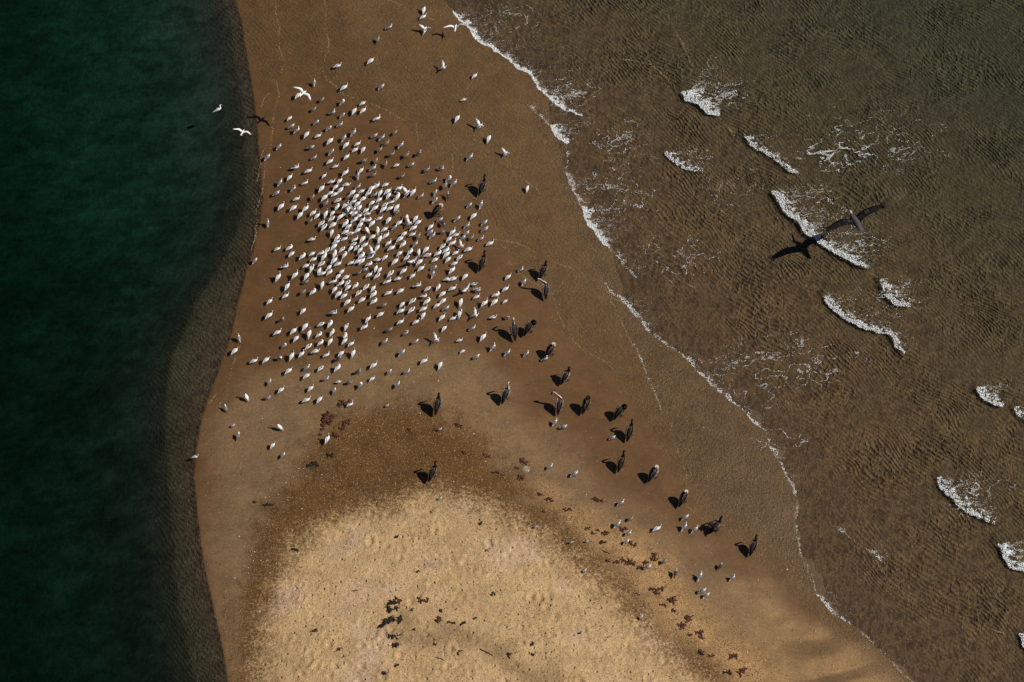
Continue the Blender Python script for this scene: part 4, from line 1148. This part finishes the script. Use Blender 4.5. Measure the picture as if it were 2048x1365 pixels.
flyer('flying_tern', 'tern', 485, 265, 11.5, R(70), R(2), 0.0, 0.74, 'white tern flying over the dark water beside the shore', 'tern', 'terns on the wing', 0.16)
flyer('flying_tern', 'tern', 911, 56, 0.62, R(82), R(-18), 0.0, 1.0, 'white tern landing beside the topmost foam edge', 'tern', 'terns on the wing', 0.30)
flyer('flapping_gull', 'gull', 706, 422, 0.42, R(55), R(10), 0.0, 0.95, 'grey gull flapping just above the packed terns', 'gull', None, 0.55)

def swimmer():
    X, Y, Z = at(437, 223, 0.0)
    path, rad, colour = bird_body('alert', 1.2, 0.95, 1.0, 1.1, False)
    V, F, M = loft(path, rad, 10, lambda i, a: 1 if (2 <= i <= 3 and a < 1.2) else 0)
    o = link('swimming_tern', mesh_py('swimming_tern', V, F, [WHITE, PALE], True, M), None, (X, Y, -0.08), R(20), 1.05)
    h = Vector(path[-1])
    V, F, M = loft([h, h + Vector((0.035, 0, -0.008)), h + Vector((0.065, 0, -0.018))], [(0.012, 0.012), (0.009, 0.009), (0.002, 0.002)], 6, lambda i, a: 0)
    link('bill', mesh_py('bill', V, F, [ORANGE], True), o)
    tag(o, 'white long-necked bird swimming alone on the dark green water', 'waterbird')
swimmer()

# ================================================================== WRACK
WEED = NT('seaweed')
weed_noise = WEED.noise(WEED.obj(), 30.0, 2.0)
WEED.bsdf(WEED.mix(WEED.ramp(weed_noise, 0.4, 0.7), C3(0.030, 0.009, 0.004), C3(0.14, 0.040, 0.010)), 0.5, None, 0.4)
WEED_DRY = simple('dry_seaweed', (0.012, 0.008, 0.006), (0.035, 0.022, 0.014), 30, 0.8)
def weed_mesh(w, h, seed, mat, lean=0.0):
    """a tangle of curled blades that all leave one stem lying on the sand"""
    r = random.Random(seed)
    parts = []
    n = int(9 + 34 * min(1.0, w * h / 0.25))
    axis_ = [Vector((-w * 0.42 + w * 0.84 * k / 5, r.uniform(-0.16, 0.16) * h, 0.012 + r.uniform(0, 0.02))) for k in range(6)]
    parts.append(loft(axis_, [(0.006, 0.006)] + [(0.013, 0.011)] * 4 + [(0.005, 0.005)], 5, lambda i, a: 0))
    for k in range(n):
        p = axis_[r.randrange(6)].copy()
        ang = r.uniform(0, 2 * math.pi); L = r.uniform(0.18, 0.60) * h * (0.6 + 0.5 * abs(math.sin(ang))) + 0.03
        wd = r.uniform(0.08, 0.22) * L + 0.006
        V = []; F = []
        m = 5
        for i in range(m + 1):
            u = i / m
            ang += r.uniform(-0.35, 0.35)
            q = p + Vector((math.cos(ang), math.sin(ang), 0)) * L * u
            z = 0.010 + 0.016 * math.sin(u * 2.6 + r.uniform(-0.4, 0.4)) * (0.4 + r.random() * 0.8) * min(1, L * 4)
            ww = wd * (0.35 + 0.9 * math.sin(math.pi * min(u * 0.8 + 0.12, 1))) * r.uniform(0.7, 1.25)
            nx, ny = -math.sin(ang), math.cos(ang)
            for s in (-1, 0, 1):
                V.append(Vector((q.x + nx * ww * s, q.y + ny * ww * s, max(0.004, z + (r.uniform(-0.012, 0.018) if s else 0.008)))))
            V.append(Vector((q.x, q.y, max(0.001, z - 0.008))))
        for i in range(m):
            a, b = i * 4, i * 4 + 4
            F += [(a, a + 1, b + 1, b), (a + 1, a + 2, b + 2, b + 1), (a + 2, a + 3, b + 3, b + 2), (a + 3, a, b, b + 3)]
        F += [(3, 2, 1, 0), (m * 4, m * 4 + 1, m * 4 + 2, m * 4 + 3)]
        parts.append((V, F, [0] * len(F)))
    V, F, M = join(parts)
    return mesh_py('seaweed', V, F, [mat], True)
# centre and size in the photograph, tilt of the long axis, how dry
WRACK = [(654, 840, 26, 26, 60, 0), (692, 846, 18, 13, 15, 0), (686, 857, 15, 8, 10, 0), (688, 807, 24, 14, 15, 0), (646, 859, 9, 5, 15, 0), (670, 872, 14, 10, -20, 0), (915, 850, 16, 12, -10, 0), (820, 860, 8, 6, 0, 0), (870, 859, 8, 4, 20, 0),
         (625, 930, 22, 12, 10, 1), (660, 912, 14, 9, 0, 1), (927, 906, 10, 5, -25, 0), (968, 909, 8, 6, 0, 0), (977, 913, 8, 6, 0, 0), (1047, 925, 15, 12, -30, 0), (1042, 958, 14, 11, -30, 0), (1034, 936, 8, 6, -20, 0), (990, 946, 18, 4, 0, 1),
         (1080, 988, 10, 7, -10, 0), (1099, 999, 13, 11, -30, 0), (1194, 1001, 18, 14, 5, 0), (1086, 1023, 7, 5, 0, 0), (1136, 1021, 16, 6, 5, 1), (1175, 1058, 10, 6, 20, 0), (1187, 1067, 9, 6, -20, 0), (1196, 1061, 7, 4, -20, 0),
         (1211, 1066, 17, 10, -5, 0), (1247, 1060, 16, 10, -10, 0), (1267, 1090, 17, 11, -30, 0), (1204, 1085, 16, 7, 10, 1), (1310, 1117, 16, 15, 50, 0), (1256, 1124, 30, 14, -30, 0), (1279, 1134, 12, 8, 20, 0), (1291, 1127, 12, 8, 10, 0), (1231, 1125, 12, 6, 10, 0), (1215, 1122, 8, 5, 0, 0),
         (1311, 1179, 38, 8, 3, 0), (1313, 1188, 11, 8, -20, 0), (1342, 1201, 11, 17, -10, 0), (1326, 1210, 12, 6, -15, 0), (1347, 1221, 10, 7, -15, 0), (1380, 1238, 14, 14, 40, 0), (1363, 1252, 10, 12, -30, 0), (1399, 1265, 12, 10, -10, 0), (1402, 1276, 13, 7, -10, 0), (1379, 1269, 13, 5, -10, 0), (1401, 1305, 12, 10, 0, 1), (1420, 1312, 13, 6, 20, 0),
         (1466, 1314, 18, 13, 5, 0), (1482, 1343, 20, 14, 35, 0), (1456, 1346, 18, 7, 5, 1), (508, 1005, 8, 5, 20, 1), (537, 1012, 18, 8, 5, 1), (640, 870, 8, 5, 0, 0),
         (786, 1206, 24, 11, 35, 1), (801, 1203, 12, 9, 0, 0), (784, 1219, 26, 12, 5, 1), (781, 1241, 34, 15, 20, 1), (763, 1254, 16, 10, 30, 1), (800, 1240, 12, 14, 40, 1), (788, 1272, 24, 14, -15, 1), (790, 1291, 20, 10, 15, 1), (846, 1202, 26, 12, -15, 0), (629, 1262, 12, 7, 30, 1), (876, 1242, 10, 11, 30, 0), (901, 1246, 18, 5, 0, 1), (925, 1246, 9, 9, 20, 1), (951, 1237, 7, 4, -15, 0), (882, 1222, 5, 7, -20, 1), (825, 1220, 9, 4, 50, 1), (986, 1188, 8, 7, 30, 1), (977, 1100, 8, 6, 30, 1), (835, 1144, 10, 4, 15, 1), (917, 1305, 10, 6, 40, 1), (677, 1300, 7, 7, 10, 0), (870, 1290, 9, 4, -15, 1), (1064, 1289, 9, 6, 20, 1), (1066, 1309, 9, 5, 0, 1), (591, 1100, 16, 6, 0, 1), (1018, 1310, 6, 10, 20, 1), (772, 1347, 18, 12, 0, 1), (794, 1330, 10, 6, 20, 1), (961, 1049, 6, 8, 60, 1), (828, 1260, 6, 4, 0, 1), (794, 1075, 10, 4, 30, 1)]
used_w = set()
for i, (x, y, w, h, t, dry) in enumerate(WRACK):
    X, Y, Z = at(x, y, 0.0)
    m = weed_mesh(w / 50.0 * 0.84, h / 50.0 * 0.98, i, WEED_DRY if dry else WEED.m)
    o = link('seaweed_clump', m, None, (X, Y, Z), R(t))
    size = 'large' if w * h > 330 else 'small' if w * h < 90 else 'middling'
    shape = 'stringy' if w > 2.2 * h else 'ragged'
    where = 'on the dry crest' if 500 < x < 1000 and y > 1090 else 'on the golden grit belt' if x > 1150 else 'on the shell belt'
    for q in (1, 2, 10):
        s = '%s %s %s seaweed %s, %s percent across, %s down' % (size, shape, 'blackened' if dry else 'red-brown', where, words(x / 20.48, q), words(y / 13.65, q))
        if len(s.split()) > 16: s = s.replace(size + ' ' + shape + ' ', shape + ' ').replace(' percent across, ', ' across, ')
        if s not in used_w: break
    used_w.add(s)
    tag(o, s, 'seaweed', 'seaweed washed up on the spit')

WOOD = simple('driftwood', (0.030, 0.022, 0.016), (0.06, 0.045, 0.03), 20, 0.85)
for x, y, L, a, lab in [(973, 1305, 0.55, -32, 'longest dark stick on the dry crest'), (880, 1318, 0.32, -24, 'short dark stick below the seaweed on the dry crest'), (711, 1182, 0.26, 2, 'thin level twig on the upper dry crest'),
                        (1212, 1105, 0.34, -24, 'slender stick beside the golden grit belt'), (1275, 1189, 0.20, -15, 'little stick at the rim of the dry crest'), (734, 1163, 0.10, 85, 'tiny upright-lying twig on the dry crest')]:
    X, Y, Z = at(x, y, 0.0)
    r = random.Random(int(x))
    pts = [(-L / 2 + L * k / 5, r.uniform(-0.012, 0.012), 0.022) for k in range(6)]
    stub = loft([(0.05 * L, 0, 0.022), (0.12 * L, 0.035, 0.03), (0.15 * L, 0.055, 0.034)], [(0.008, 0.008), (0.006, 0.006), (0.003, 0.003)], 5, lambda i, a: 0)
    V, F, M = join([loft(pts, [(0.010, 0.010), (0.015, 0.014), (0.014, 0.014), (0.016, 0.015), (0.013, 0.012), (0.007, 0.007)], 7, lambda i, a: 0), stub])
    tag(link('driftwood_stick', mesh_py('driftwood_stick', V, F, [WOOD], True), None, (X, Y, Z), R(a)), lab, 'stick', 'sticks on the sand')

def jellyfish():
    X, Y, Z = at(1051, 939, 0.0)
    t = NT('jelly')
    b = t.bsdf(t.mix(t.ramp(t.noise(t.obj(), 14.0), 0.4, 0.6), C3(0.30, 0.24, 0.16), C3(0.42, 0.35, 0.26)), 0.12, None, 0.5, Alpha=0.45)
    seg, rings = 28, 6
    V = []; F = []
    for i in range(rings + 1):
        u = i / rings
        for k in range(seg):
            a = 2 * math.pi * k / seg
            rr = 0.17 * math.sin(u * math.pi / 2) * (1 + (0.03 * math.cos(a * 8) if i == rings else 0)) + 0.004
            V.append((rr * math.cos(a), rr * math.sin(a), 0.045 * math.cos(u * math.pi / 2) + 0.006))
    for i in range(rings):
        for k in range(seg):
            k2 = (k + 1) % seg
            F.append((i * seg + k, (i + 1) * seg + k, (i + 1) * seg + k2, i * seg + k2))
    F.append(tuple(range(seg))[::-1] if False else tuple(range(seg)))
    o = link('jellyfish', mesh_py('jellyfish', V, F, [t.m], True), None, (X, Y, Z))
    tag(o, 'clear round jellyfish stranded beside red-brown seaweed', 'jellyfish')
    for q in range(4):
        a = q * math.pi / 2 + 0.4
        c = [(0.05 * math.cos(a) + 0.028 * math.cos(b_), 0.05 * math.sin(a) + 0.028 * math.sin(b_), 0.047) for b_ in [a - 2 + k * 0.8 for k in range(6)]]
        V, F, M = loft(c, [(0.004, 0.003)] * 6, 5, lambda i, a: 0)
        link('gonad_ring', mesh_py('gonad_ring', V, F, [WHITE], True), o)
jellyfish()
